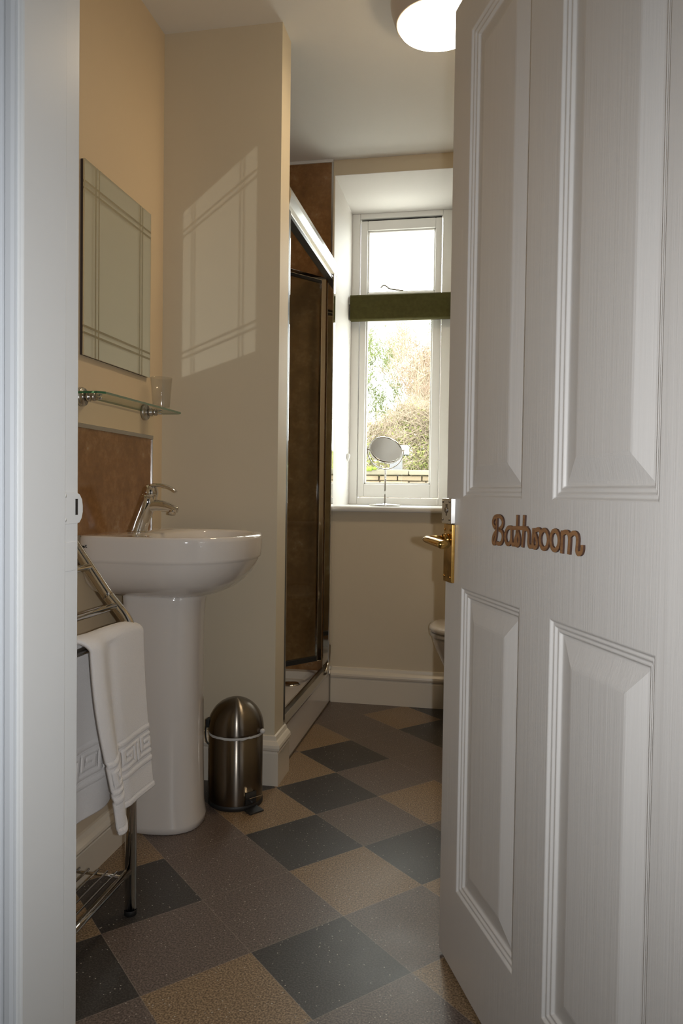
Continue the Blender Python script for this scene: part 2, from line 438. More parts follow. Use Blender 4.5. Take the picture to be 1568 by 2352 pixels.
fixn(st(run(MB(), (-.662, WY, 0), (RX, WY, 0), (0,-1,0), sk, 0, 0), 'baseboard_back', SKIRT, 'cream moulded skirting below the window', 'skirting board'))
fixn(st(run(run(MB(), (-.968, FY1, 0), (-.968, 1.888, 0), (1,0,0), skirt_prof(.116), 0, 1), (-.968, 1.888, 0), (LW, 1.888, 0), (0,1,0), skirt_prof(.116), 1, 0), 'baseboard_left', SKIRT, 'low cream skirting along the left wall behind the towel rack', 'skirting board'))

# window sill, frame, panes
sill = MB().prism([(-.0,.0),(-.0,.018),(-.006,.024),(-.02,.026),(-.60,.026),(-.60,0)], 'x', 0, 1)   # placeholder profile
sill = MB()
prof = [(WY-.028,.893),(WY-.034,.897),(WY-.036,.905),(WY-.034,.913),(WY-.026,.918),(WY+.50,.918),(WY+.50,.893)]
sill.prism(prof, 'x', wx0-.003, wx1, smooth=False)
fixn(st(sill, 'trim_2', BATT, 'white painted window sill board with rounded nosing', 'window sill', bevel=.002))
FYW = 3.85
win = MB()
fx0, fx1, fz0, fz1 = wx0, wx1, .918, wz1
win.box(fx0, -.634, FYW, FYW+.09, fz0, fz1).box(-.203, fx1, FYW, FYW+.09, fz0, fz1)
win.box(-.634, -.203, FYW, FYW+.09, fz1-.028, fz1).box(-.634, -.203, FYW, FYW+.09, fz0, .955).box(-.634, -.203, FYW-.004, FYW+.09, 1.93, 1.985)
wo = st(win, 'window_1', BATT, 'tall narrow white casement window over the sill', 'window', bevel=.004)
def sash(x0, x1, z0, z1, gx0, gx1, gz0, gz1, y=FYW+.004):
    m = MB().box(x0, gx0, y, y+.05, z0, z1).box(gx1, x1, y, y+.05, z0, z1).box(gx0, gx1, y, y+.05, z0, gz0).box(gx0, gx1, y, y+.05, gz1, z1)
    o = m.build('sash', BATT, wo, bevel=.004)
    b = MB(); t = .012
    b.box(gx0, gx0+t*.7, y+.012, y+.035, gz0, gz1).box(gx1-t*.7, gx1, y+.012, y+.035, gz0, gz1).box(gx0, gx1, y+.012, y+.035, gz0, gz0+t*.7).box(gx0, gx1, y+.012, y+.035, gz1-t*.7, gz1)
    b.build('glazing_bead', BATT, o, bevel=.002)
    MB().box(gx0, gx1, y+.024, y+.028, gz0, gz1).build('pane', GLASS, o)
sash(-.630, -.208, 1.990, 2.408, -.594, -.240, 2.032, 2.358)
sash(-.631, -.206, .958, 1.926, -.598, -.248, 1.028, 1.895)
MB().box(-.628, -.210, FYW+.02, FYW+.03, 2.409, 2.4175).build('draught_gap', DARKSEAL, wo)
# casement stay catch behind the upper pane
cat = MB().tube(smooth_path([(-.52,FYW-.012,2.052),(-.505,FYW-.016,2.066),(-.49,FYW-.016,2.060),(-.475,FYW-.014,2.045),(-.43,FYW-.012,2.038),(-.40,FYW-.010,2.035)]), .004)
cat.build('window_stay', SATIN, wo)

# door frame: lining with rebate, architrave, strike plate
df = MB()
df.box(dx0, -.530, FY0-.004, .880, 0, 2.0)                    # left lining up to the stop
df.box(dx0, -.541, .880, FY1+.004, 0, 2.0)                    # rebate
df.box(.245, dx1, FY0-.004, .880, 0, 2.0).box(.256, dx1, .880, FY1+.004, 0, 2.0)
df.box(dx0, dx1, FY0-.004, .880, 1.992, dz+.003).box(dx0, dx1, .880, FY1+.004, 2.0, dz+.003)
dfo = st(df, 'trim_3', JAMB, 'white painted door frame with thick scuffed paint', 'door frame', bevel=.0025)
def arch(poly, name, lab):
    o = fixn(MB().prism(poly, 'z', 0, 2.06).build(name, ARCH_DIM, dfo)); return o
ap = [(-.537,.7865),(-.537,.780),(-.540,.777),(-.546,.776),(-.549,.779),(-.551,.781),(-.5535,.781),(-.556,.776),(-.562,.770),(-.570,.766),(-.585,.764),(-.600,.765),(-.604,.770),(-.606,.7865)]
arch(ap, 'architrave', 0)
arch([(-.285-x, y) for x, y in [(p[0]+.0, p[1]) for p in ap]][::-1], 'architrave', 0)
# strike plate, painted over
stp = [( .8835,.936),(.8835,.979),(.921,.979),(.929,.976),(.935,.969),(.937,.960),(.937,.952),(.934,.943),(.928,.937),(.921,.936)]
spo = fixn(MB().prism(stp, 'x', -.542, -.5385).build('strike_plate', JAMB, dfo, bevel=.001))
MB().box(-.5388, -.5382, .917, .923, .948, .970).build('latch_slot', INK, spo)
MB().lathe([(0,0),(.0028,0),(.0028,.0012),(0,.0016)], n=12, M=Matrix.Translation((-.5386,.891,.974)) @ Matrix.Rotation(PI/2,4,'Y')).build('screw', JAMB, spo)
MB().lathe([(0,0),(.0028,0),(.0028,.0012),(0,.0016)], n=12, M=Matrix.Translation((-.5386,.891,.942)) @ Matrix.Rotation(PI/2,4,'Y')).build('screw', JAMB, spo)
# old filled keep and paint chips below it
ch = MB(); rr = random.Random(5)
for (y, z, w, h) in ((.8815,.895,.004,.016),(.8805,.880,.0035,.012),(.8822,.862,.004,.004),(.8815,.915,.003,.003),(.8812,.845,.004,.005)):
    ch.box(-.5414, -.5404, y+.002, y+.002+w, z, z+h)
ch.build('paint_chip', simple('chipped_filler', (.72,.62,.56), .7), dfo, bevel=.001)
MB().box(-.542, -.5398, .886, .924, .872, .912).build('filled_keep', JAMB, dfo, bevel=.004, seg=3)

# ------------------------------------------------------------------ the open panelled door
FE = Vector((-.064, 1.567, 0)); ang = math.radians(22.6)
DD = Vector((math.sin(ang), -math.cos(ang), 0))       # free edge -> hinge
DN = Vector((-math.cos(ang), -math.sin(ang), 0))      # face towards the viewer
def D(s, z, off=0): return FE + DD*s + DN*off + Vector((0,0,z))
door_root = empty('door_1', (FE.x, FE.y, 0)); tag(door_root, 'white moulded four-panel bathroom door standing open on the right', 'door', kind='structure')
def toroot(o, root): 
    o.parent = root; o.matrix_parent_inverse = Matrix.Translation(-Vector(root.location)) if root.rotation_euler.z == 0 else root.matrix_world.inverted()
DW, DT, DH0, DH1 = .803, .040, .008, 1.985
panels = [(.092,.350,.978,1.892),(.455,.708,.978,1.892),(.092,.350,.180,.796),(.455,.708,.180,.796)]
def door_face(mb, off0, sign):
    ss = [0,.092,.350,.455,.708,DW]; zs = [DH0,.180,.796,.978,1.892,DH1]
    for a in range(5):
        for c in range(5):
            s0, s1, z0, z1 = ss[a], ss[a+1], zs[c], zs[c+1]
            if a in (1,3) and c in (1,3):
                loops = [(0,0),(.0035,-.0045),(.008,-.0035),(.0115,-.0075),(.016,-.0065),(.0195,-.0115),(.0225,-.0115),(.026,-.0110),(.058,-.0025),(.062,-.0020)]
                rings = []
                for (i, dpt) in loops:
                    rings.append([D(x, z, off0+sign*dpt) for x, z in ((s0+i,z0+i),(s1-i,z0+i),(s1-i,z1-i),(s0+i,z1-i))])
                mb.loft(rings, cap0=False, cap1=True, smooth=False)
            else:
                mb.add([D(s0,z0,off0),D(s1,z0,off0),D(s1,z1,off0),D(s0,z1,off0)], [(0,1,2,3)])
dm = MB(); door_face(dm, 0, 1); door_face(dm, -DT, -1)
for (a, b) in (((0,DH0),(DW,DH0)), ((DW,DH0),(DW,DH1)), ((DW,DH1),(0,DH1)), ((0,DH1),(0,DH0))):
    dm.add([D(*a,0),D(*b,0),D(*b,-DT),D(*a,-DT)], [(0,1,2,3)])
leaf = fixn(dm.build('door_leaf', DOORP)); toroot(leaf, door_root)
md = leaf.modifiers.new('bevel', 'BEVEL'); md.width = .0014; md.segments = 2; md.limit_method = 'ANGLE'; md.angle_limit = math.radians(22)
# brass lever on its back plate
def dpart(mb, name, mat, parent=door_root, **kw):
    o = mb.build(name, mat, **kw); 
    if parent is door_root: toroot(o, door_root)
    else: o.parent = parent
    return o
def on_door(pts): return [D(s, z, o) for s, z, o in pts]
def doorbox(mb, s0, s1, z0, z1, o0, o1, mi=0):
    vs = on_door([(s0,z0,o0),(s1,z0,o0),(s1,z0,o1),(s0,z0,o1),(s0,z1,o0),(s1,z1,o0),(s1,z1,o1),(s0,z1,o1)])
    return mb.add(vs, [(0,3,2,1),(4,5,6,7),(0,1,5,4),(1,2,6,5),(2,3,7,6),(3,0,4,7)], mi=mi)
_p = fixn(doorbox(MB(), .004, .052, .800, .921, 0, .0075).build('door_handle', BRASS, bevel=.0018)); toroot(_p, door_root); hd = _p
tag(hd, 'aged brass lever handle on a long back plate')
def dsub(mb, name, mat, parent):
    o = mb.build(name, mat); o.parent = parent
    o.matrix_parent_inverse = Matrix.Translation(-Vector(door_root.location)) @ Matrix.Identity(4)
    # parent sits at the door root origin plus its own inverse, so bring it back to world space
    o.matrix_parent_inverse = Matrix.Identity(4)
    return o
lv = MB().tube(on_door([(.030,.8885,.004),(.030,.8885,.018)]), .0125, 20).tube(on_door([(.030,.8885,.010),(.030,.8885,.052)]), .0085, 18)
gp = smooth_path(on_door([(.026,.890,.046),(.030,.890,.052),(.045,.889,.055),(.080,.887,.053),(.118,.884,.048)]), 2)
lv.tube(gp, [.0095+.0045*i/(len(gp)-1) for i in range(len(gp))], 18, flat=.62)
dsub(lv, 'lever', BRASS, hd)
for s, z in ((.011,.812),(.045,.812),(.011,.909),(.045,.909)):
    dsub(MB().tube(on_door([(s,z,.007),(s,z,.0090)]), .0026, 12), 'screw', BRASS, hd)
cp = fixn(doorbox(MB(), -.0015, .051, .922, .974, 0, .0105).build('privacy_bolt', CHROME, bevel=.001)); toroot(cp, door_root)
tag(cp, 'small square chrome bolt plate above the brass handle')
for s, z in ((.005,.930),(.044,.930),(.005,.967),(.044,.967)):
    dsub(MB().tube(on_door([(s,z,.010),(s,z,.0120)]), .0025, 12), 'screw', CHROME, cp)
dsub(MB().tube(on_door([(.026,.950,.010),(.026,.950,.0125)]), .006, 18).tube(on_door([(.026,.938,.010),(.026,.962,.0118)]), .0016, 8), 'coin_slot', SATIN, cp)
# hinges
for z in (.22, 1.0, 1.78):
    h = MB().tube([D(DW+.006, z-.038, -DT-.004+.0), D(DW+.006, z+.038, -DT-.004)], .006, 12).build('hinge', SATIN); toroot(h, door_root)

# ------------------------------------------------------------------ cut-out wooden word on the door
STROKES = [[(0.2605,0.9427),(0.2601,0.9318),(0.2601,0.919),(0.2576,0.9074),(0.2526,0.8967)],[(0.2531,0.9251),(0.2457,0.9299),(0.2445,0.9363),(0.2513,0.9437),(0.2649,0.9463),(0.2785,0.9446),(0.2862,0.9387),(0.2865,0.9318),(0.2795,0.9254),(0.2685,0.9223),(0.2797,0.9211),(0.2867,0.9155),(0.2877,0.908),(0.2822,0.8995),(0.2718,0.8966),(0.2627,0.8981)],[(0.2601,0.919),(0.2497,0.912),(0.2454,0.904),(0.2457,0.8975),(0.2514,0.8956),(0.2574,0.8984)],[(0.3211,0.9279),(0.3112,0.9286),(0.3014,0.9238),(0.2967,0.9148),(0.298,0.905),(0.3055,0.8987),(0.3154,0.9),(0.3214,0.9078)],[(0.3216,0.9285),(0.3215,0.9176),(0.3216,0.9054),(0.3265,0.8996),(0.332,0.9006)],[(0.3433,0.9488),(0.3428,0.9308),(0.3418,0.9188),(0.3407,0.9067),(0.3437,0.8999),(0.3501,0.9019),(0.3519,0.9086),(0.3494,0.9168),(0.3445,0.9237)],[(0.3266,0.9278),(0.3536,0.929),(0.3774,0.93)],[(0.3403,0.9151),(0.3345,0.9062),(0.3367,0.9004),(0.3443,0.8997)],[(0.3678,0.9494),(0.367,0.932),(0.3653,0.9143),(0.3633,0.8997)],[(0.3668,0.9267),(0.3749,0.9295),(0.3833,0.927),(0.3862,0.9191),(0.3842,0.9074),(0.3883,0.9007),(0.3982,0.9024),(0.4009,0.9062)],[(0.4013,0.9299),(0.4012,0.9223),(0.3996,0.913),(0.3996,0.9039),(0.4068,0.9001),(0.4139,0.9038),(0.4142,0.9117),(0.4084,0.9193),(0.404,0.9259),(0.4115,0.9297),(0.421,0.9308),(0.424,0.927)],[(0.45,0.9168),(0.4492,0.9112),(0.4466,0.9063),(0.4425,0.9029),(0.4375,0.9014),(0.4323,0.9021),(0.4278,0.9049),(0.4247,0.9095),(0.4234,0.9151),(0.4241,0.9208),(0.4269,0.9257),(0.4311,0.9292),(0.4362,0.9306),(0.4413,0.9297),(0.4457,0.9268),(0.4487,0.9223),(0.45,0.9168)],[(0.4832,0.9175),(0.4824,0.912),(0.4799,0.9071),(0.4759,0.9036),(0.471,0.9021),(0.4659,0.9028),(0.4615,0.9056),(0.4585,0.9102),(0.4572,0.9158),(0.4579,0.9215),(0.4606,0.9265),(0.4647,0.9299),(0.4697,0.9313),(0.4747,0.9305),(0.479,0.9275),(0.4819,0.923),(0.4832,0.9175)],[(0.4916,0.931),(0.4916,0.9171),(0.4909,0.9006)],[(0.4918,0.9276),(0.5003,0.9315),(0.5095,0.9302),(0.5132,0.9248),(0.5125,0.9123),(0.5114,0.901)],[(0.5131,0.9258),(0.5209,0.9309),(0.5303,0.9309),(0.5355,0.9252),(0.5345,0.9139),(0.5329,0.9057),(0.5373,0.9018),(0.5445,0.9038),(0.5475,0.9089),(0.5474,0.9139)]]
sg = MB(); W2 = .0034
for k, stp_ in enumerate(STROKES):
    closed = abs(stp_[0][0]-stp_[-1][0]) < 1e-4 and abs(stp_[0][1]-stp_[-1][1]) < 1e-4
    pts = [Vector((p[0], p[1])) for p in stp_]
    if not closed:
        p3 = smooth_path([(p.x, p.y, 0) for p in pts], 2); pts = [Vector((p.x, p.y)) for p in p3]
    else: pts = pts[:-1]
    n = len(pts); L = []; R = []
    for i in range(n):
        a = pts[(i-1) % n] if closed else pts[max(i-1,0)]; b = pts[(i+1) % n] if closed else pts[min(i+1,n-1)]
        t = (b-a).normalized(); nn = Vector((-t.y, t.x))
        e = Vector((0,0))
        if not closed and i == 0: e = -t*.0015
        if not closed and i == n-1: e = t*.0015
        L.append(pts[i]+nn*W2+e); R.append(pts[i]-nn*W2+e)
    dz_ = .00002*k; m = n if closed else n-1
    lo, hi = .0004, .0034+dz_
    vs = [D(p.x,p.y,lo) for p in L]+[D(p.x,p.y,lo) for p in R]+[D(p.x,p.y,hi) for p in L]+[D(p.x,p.y,hi) for p in R]
    for i in range(m):
        j = (i+1) % n
        sg.add([vs[2*n+i],vs[2*n+j],vs[3*n+j],vs[3*n+i]], [(0,1,2,3)], mi=0)
        sg.add([vs[i],vs[j],vs[2*n+j],vs[2*n+i]], [(0,1,2,3)], mi=1)
        sg.add([vs[n+i],vs[n+j],vs[3*n+j],vs[3*n+i]], [(0,1,2,3)], mi=1)
    if not closed:
        for i in (0, n-1): sg.add([vs[i],vs[n+i],vs[3*n+i],vs[2*n+i]], [(0,1,2,3)], mi=1)
so = sg.build('door_sign', [PLY, PLYEDGE]); tag(so, 'cut-out wooden script word Bathroom stuck on the white door', 'sign')
# ------------------------------------------------------------------ things
def thing(name, loc, label, cat, group=None):
    o = empty(name, loc); tag(o, label, cat, group); return o
def part(mb, name, mat, root, fix=False, **kw):
    o = mb.build(name, mat, **kw)
    if fix: fixn(o)
    o.parent = root
    if root.type == 'EMPTY': o.matrix_parent_inverse = Matrix.Translation(-Vector(root.location))
    return o

# --- wash basin on its pedestal
YC = 2.035; cx0 = LW+.205
def sup(cx, cy, axf, axb, ay, nf, nb, z, n=96):
    out = []
    for k in range(n):
        a = 2*PI*k/n; c, s = math.cos(a), math.sin(a)
        ax, e = (axf, nf) if c >= 0 else (axb, nb)
        # smooth change of exponent around the sides
        r = (abs(c/ax)**e + abs(s/ay)**e)**(-1/e)
        out.append(Vector((cx+r*c, cy+r*s, z)))
    return out
bas = thing('pedestal_basin', (cx0, YC, 0), 'white ceramic washbasin on a full pedestal against the left wall', 'washbasin')
F_, B_, A_ = .235, .204, .245
rings = [sup(cx0,YC,F_*.05,B_*.05,A_*.1,2.2,2.2,.672)]
for k, (sf, sb, sy, z, nf, nb) in enumerate([(.30,.60,.34,.676,2.2,3),(.42,.80,.46,.680,2.2,4),(.56,1,.62,.690,2.25,6),(.68,1,.76,.704,2.3,7),(.79,1,.86,.724,2.3,8),(.88,1,.925,.748,2.35,8),(.935,1,.962,.770,2.4,9),(.962,1,.980,.784,2.4,9),(.966,1,.984,.787,2.4,9),(.982,1,.994,.790,2.4,9),(.987,1,.996,.796,2.4,9),(.994,1,.998,.820,2.4,9),(1,1,1,.844,2.4,9),(.997,.998,.997,.852,2.4,9),(.985,.992,.990,.857,2.4,9),(.95,.98,.965,.858,2.4,9)]):
    rings.append(sup(cx0,YC,F_*sf,B_*sb,A_*sy,nf,nb,z))
bx = cx0+.045
for (axf, axb, ay, z, n_) in [(.163,.098,.212,.8565,2.3),(.157,.092,.206,.850,2.3),(.150,.086,.198,.830,2.3),(.135,.078,.175,.78,2.2),(.10,.06,.12,.735,2.1),(.05,.04,.05,.722,2),(.022,.022,.022,.720,2)]:
    rings.append(sup(bx,YC,axf,axb,ay,n_,n_,z))
bm_ = MB().loft(rings, True, True)
bowl = part(bm_, 'basin_bowl', CERAMIC, bas, fix=True)
part(MB().lathe([(.001,.7235),(.021,.7235),(.022,.7215)], c=(bx,YC,0), n=24, cap0=True), 'waste', CHROME, bowl)
# pedestal: D-shaped column
def dsec(xf, yw, z, xb=-.998, n=48):
    out = []; cx = xb+.07
    for k in range(n):
        a = 2*PI*k/n; c, s = math.cos(a), math.sin(a)
        ax, e = ((xf-cx), 2.7) if c >= 0 else (.07, 7)
        r = (abs(c/ax)**e+abs(s/yw)**e)**(-1/e); out.append(Vector((cx+r*c, YC+r*s, z)))
    return out
prs = [dsec(xf, yw, z) for xf, yw, z in [(-.790,.100,0),(-.782,.106,.003),(-.782,.106,.02),(-.788,.103,.06),(-.791,.102,.2),(-.793,.101,.45),(-.792,.102,.60),(-.788,.104,.66),(-.780,.108,.700)]]
part(MB().loft(prs), 'pedestal', CERAMIC, bas, fix=True)
# maker's mark on the apron (tiny lettering)
def text_obj(txt, size, M, mat, name, parent, ext=.0003):
    cu = bpy.data.curves.new(name, 'FONT'); cu.body = txt; cu.size = size; cu.extrude = ext; cu.align_x = 'CENTER'
    o = bpy.data.objects.new(name, cu); COL.objects.link(o)
    me = bpy.data.meshes.new_from_object(o); bpy.data.objects.remove(o)
    me.transform(M); me.materials.clear(); me.materials.append(mat)
    o = bpy.data.objects.new(name, me); COL.objects.link(o); o.parent = parent
    if parent and parent.type == 'EMPTY': o.matrix_parent_inverse = Matrix.Translation(-Vector(parent.location))
    return o
Mx = Matrix.Translation((-1.028, 1.7953, .826)) @ Matrix.Rotation(math.radians(-14), 4, 'Z') @ Matrix.Rotation(PI/2, 4, 'X')
text_obj('enX', .0115, Mx, INK, 'makers_mark', bowl, .001)

# --- mixer tap on the basin ledge
tx, ty, tz = -.995, YC, .8575
tap = thing('mixer_tap', (tx, ty, tz), 'chrome single-lever mixer tap on the back ledge of the washbasin', 'tap')
def T(dx, dz, dy=0): return (tx+dx, ty+dy, tz+dz)
body = MB().tube([T(0,0),T(.001,.004),T(.010,.03),T(.022,.060),T(.033,.090),T(.040,.112)], [.0285,.028,.0270,.0265,.026,.0235], 32, side=(0,1,0))
part(body, 'body', CHROME, tap)
sp_ = smooth_path([T(.018,.056),T(.036,.077),T(.062,.081),T(.092,.077),T(.114,.070),T(.128,.066)], 2)
part(MB().tube(sp_, [.0245-.0165*(i/(len(sp_)-1))**.9 for i in range(len(sp_))], 26, side=(0,1,0)).tube([T(.113,.072),T(.110,.053)], .0115, 22), 'spout', CHROME, tap)
part(MB().tube([T(.109,.0535),T(.1088,.0515)], .0095, 20), 'aerator', DARKSEAL, tap)
hdl = part(MB().tube([T(.037,.108),T(.0385,.111),T(.043,.124),T(.048,.134),T(.050,.139)], [.0225,.0245,.024,.018,.008], 30, side=(0,1,0)), 'lever_head', CHROME, tap)
part(MB().tube([T(.0375,.1085),T(.0385,.1105)], .0235, 28, side=(0,1,0)), 'joint_ring', DARKSEAL, hdl)
lp = smooth_path([T(.028,.120),T(.042,.136),T(.068,.140),T(.094,.136),T(.112,.129),T(.123,.120)], 2)
part(MB().tube(lp, [.0185-.0105*i/(len(lp)-1) for i in range(len(lp))], 22, flat=.42), 'lever', CHROME, hdl)
part(MB().lathe([(.031,0),(.031,.003),(.028,.004)], c=(tx,ty,tz), n=28), 'base_ring', CHROME, tap)

# --- splashback
spb = thing('splashback', (LW, YC, .86), 'brown stone-effect splashback panel above the washbasin', 'splashback')
part(MB().box(LW, LW+.008, 1.800, 2.262, .857, 1.150), 'panel', MARBLE, spb)
part(MB().box(LW, LW+.012, 1.796, 2.268, 1.148, 1.160), 'trim', SATIN, spb, bevel=.001)
part(MB().box(LW, LW+.011, 2.2615, 2.268, .857, 1.148), 'trim', SATIN, spb, bevel=.001)

# --- wall mirror
my, mz = (MIR_Y0+MIR_Y1)/2, (MIR_Z0+MIR_Z1)/2
mr = thing('wall_mirror', (LW, my, mz), 'frameless rectangular mirror with cut double lines on the left wall', 'mirror')
hy, hz = (MIR_Y1-MIR_Y0)/2, (MIR_Z1-MIR_Z0)/2
mg = MB().box(-.0022, .0022, -hy, hy, -hz, hz).build('mirror_glass', MIRROR, mr, loc=(.0100,0,0), bevel=.0008)
MB().box(0, .0076, -hy+.001, hy-.001, -hz+.001, hz-.001).build('backing', simple('dark_backing_board', (.05,.035,.03), .7), mr)

# --- glass shelf on two chrome brackets
sh = thing('glass_shelf', (LW, 2.03, 1.235), 'clear glass shelf with green edge under the mirror', 'shelf')
c_ = .008
gpoly = [(LW+.006,1.768),(-.962+.0-c_*2,1.768),(-.962,1.768+c_*2),(-.962,2.294-c_*2),(-.962-c_*2,2.294),(LW+.006,2.294)]
g = MB(); n = len(gpoly)
g.add([(x,y,1.238) for x,y in gpoly]+[(x,y,1.232) for x,y in gpoly], [tuple(range(n)), tuple(range(n,2*n))[::-1]], mi=0)
g.add([(x,y,1.238) for x,y in gpoly]+[(x,y,1.232) for x,y in gpoly], [(i,(i+1)%n,(i+1)%n+n,i+n) for i in range(n)], mi=1)
part(g, 'shelf_pane', [SHELFGLASS, GREENEDGE], sh)
for by in (1.838, 2.222):
    M = Matrix.Translation((LW, by, 1.232)) @ Matrix.Rotation(PI/2, 4, 'Y')
    b = part(MB().lathe([(0,0),(.026,0),(.026,.008),(.024,.011),(.011,.010),(.0105,.018),(.0125,.019),(.0125,.028),(.0095,.029),(.0095,.036),(.0115,.037),(.0115,.043),(.004,.044),(0,.044)], n=32, M=M), 'bracket', SATIN, sh)
    part(MB().tube([(LW+.028,by,1.2335),(LW+.062,by,1.2385)], .0035, 12).tube([(LW+.028,by,1.2275),(LW+.062,by,1.2275)], .0035, 12), 'clamp_prong', CHROME, b)
# --- tumbler on the shelf
tb = MB().lathe([(.0,.002),(.026,.002),(.0275,.010),(.030,.05),(.034,.100),(.0345,.105),(.0325,.105),(.0285,.05),(.026,.012),(.0,.010)], c=(-1.010,2.232,1.2382), n=40)
tb = tb.build('tumbler', TUMBLER); tag(tb, 'clear drinking tumbler on the far end of the glass shelf', 'glass')

# --- pedal bin
BX, BY = -.737, 2.205; R0 = .084
bn = thing('pedal_bin', (BX, BY, 0), 'brushed steel dome-lidded pedal bin against the end wall', 'bin')
part(MB().lathe([(.080,0),(.0855,.002),(.0855,.014),(.083,.016)], c=(BX,BY,0), n=56, cap0=True), 'base', DARK, bn)
part(MB().lathe([(R0-.001,.014),(R0,.016),(R0,.222),(R0-.003,.2235)], c=(BX,BY,0), n=72, cap1=True), 'body', BRUSHED, bn)
lid = [(R0+.0012,.2285),(R0+.0025,.230),(R0+.0025,.236)]+[((R0+.002)*math.cos(t*PI/2/18), .238+.094*math.sin(t*PI/2/18)) for t in range(1,18)]+[(.002,.332)]
part(MB().lathe(lid, c=(BX,BY,0), n=72, cap0=False, cap1=True), 'lid', BRUSHED, bn)
# liner showing under the lid
lr = random.Random(2); ring1 = []; ring2 = []; ring3 = []
for k in range(90):
    a = 2*PI*k/90; w = R0+.0022+.0018*math.sin(a*9)+lr.uniform(0,.0016); h = lr.uniform(-.0015,.003)
    ring1.append(Vector((BX+(R0-.001)*math.cos(a), BY+(R0-.001)*math.sin(a), .2285)))
    ring2.append(Vector((BX+w*math.cos(a), BY+w*math.sin(a), .2275+h)))
    ring3.append(Vector((BX+(R0+.001)*math.cos(a), BY+(R0+.001)*math.sin(a), .2205+h*.6)))
part(MB().loft([ring1,ring2,ring3], False, False), 'bin_liner', simple('frosted_liner', (.55,.55,.53), .35), bn)
kn = MB(); 
ca = math.radians(-12); kc = Vector((BX+(R0+.010)*math.cos(ca), BY+(R0+.010)*math.sin(ca), .236))
kn.lathe([(.0,-.007),(.005,-.006),(.009,-.001),(.0075,.004),(.004,.007),(0,.008)], c=kc, n=14)
part(kn, 'liner_knot', simple('frosted_liner_knot', (.62,.61,.6), .4), bn)
# hinge and carry handle on the left
ha = math.radians(188); hc = Vector((BX+(R0+.004)*math.cos(ha), BY+(R0+.004)*math.sin(ha), 0))
part(MB().box(hc.x-.006, hc.x+.006, hc.y-.014, hc.y+.014, .236, .262), 'hinge', DARK, bn, bevel=.002)
part(MB().tube(smooth_path([(hc.x-.002,hc.y,.246),(hc.x-.010,hc.y,.235),(hc.x-.011,hc.y,.205),(hc.x-.006,hc.y,.185),(hc.x+.002,hc.y,.180)],2), .0022, 10), 'carry_handle', DARK, bn)
# pedal: steel bar over a black foot, pointing to the front right
pa = math.radians(-38); pd = Vector((math.cos(pa), math.sin(pa), 0)); pn = Vector((-pd.y, pd.x, 0)); bc = Vector((BX,BY,0))
def Q(r, s, z): p = bc+pd*r+pn*s; return (p.x, p.y, z)
part(MB().add([Q(.076,-.022,.0),Q(.118,-.026,.0),Q(.118,.026,.0),Q(.076,.022,.0),Q(.076,-.022,.010),Q(.118,-.026,.005),Q(.118,.026,.005),Q(.076,.022,.010)], [(0,3,2,1),(4,5,6,7),(0,1,5,4),(1,2,6,5),(2,3,7,6),(3,0,4,7)]), 'foot', DARK, bn, bevel=.0015)
part(MB().add([Q(.0845,-.020,.018),Q(.0846,.020,.018),Q(.0846,.020,.056),Q(.0845,-.020,.056)], [(0,1,2,3)]).tube([Q(.07,-.004,.036),Q(.100,-.004,.028)], .004, 8), 'pedal_slot', DARK, bn)
part(MB().add([Q(.088,-.024,.038),Q(.112,-.024,.048),Q(.112,.024,.048),Q(.088,.024,.038),Q(.088,-.024,.0405),Q(.112,-.024,.0505),Q(.112,.024,.0505),Q(.088,.024,.0405)], [(0,3,2,1),(4,5,6,7),(0,1,5,4),(1,2,6,5),(2,3,7,6),(3,0,4,7)]), 'pedal', STEELWIRE, bn, bevel=.0006)

# --- towel rack
tr = thing('towel_rack', (-.85, 1.28, 0), 'chrome floor-standing towel rack with slatted shelf beside the washbasin', 'towel rack')
PX, YA, YB = -.773, 1.56, 1.00
def side(y):
    p = [(PX,y,.006),(PX,y,.60)] 
    arc = smooth_path([(PX,y,.60),(PX,y,.672),(PX-.058,y,.735),(PX-.058,y,.735)], 3)[1:-1]
    p += [tuple(q) for q in arc]
    p += smooth_path([(PX-.064,y,.742),(PX-.150,y,.858),(PX-.158,y,.872),(PX-.160,y,.850),(PX-.160,y,.80)],1)
    p += [(PX-.160,y,.45),(PX-.160,y,.006)]
    return p
for y in (YA, YB):
    f = part(MB().tube(side(y), .0132, 18, side=(0,1,0)), 'side_frame', CHROME, tr)
    for x in (PX, PX-.16): part(MB().lathe([(.0142,0),(.0142,.010),(.0135,.012)], c=(x,y,0), n=16, cap0=True), 'foot_cap', DARK, f)
RUNG = [(PX-.006,.655),(PX-.040,.716),(PX-.105,.803),(PX-.158,.872)]
for x, z in RUNG: part(MB().tube([(x,YA,z),(x,YB,z)], .0082, 16), 'rung', CHROME, tr)
part(MB().tube([(PX,YA,.105),(PX,YB,.105)], .0082, 16), 'shelf_rail', CHROME, tr)
part(MB().tube([(PX-.16,YA,.105),(PX-.16,YB,.105)], .0082, 16), 'shelf_rail', CHROME, tr)
for y in (YA-.03, YB+.03): part(MB().tube([(PX,y,.102),(PX-.16,y,.102)], .0035, 10), 'shelf_crossbar', CHROME, tr)
for k in range(6): part(MB().tube([(PX-.023*(k+1),YA-.022,.1075),(PX-.023*(k+1),YB+.022,.1075)], .0021, 8), 'shelf_wire', STEELWIRE, tr)

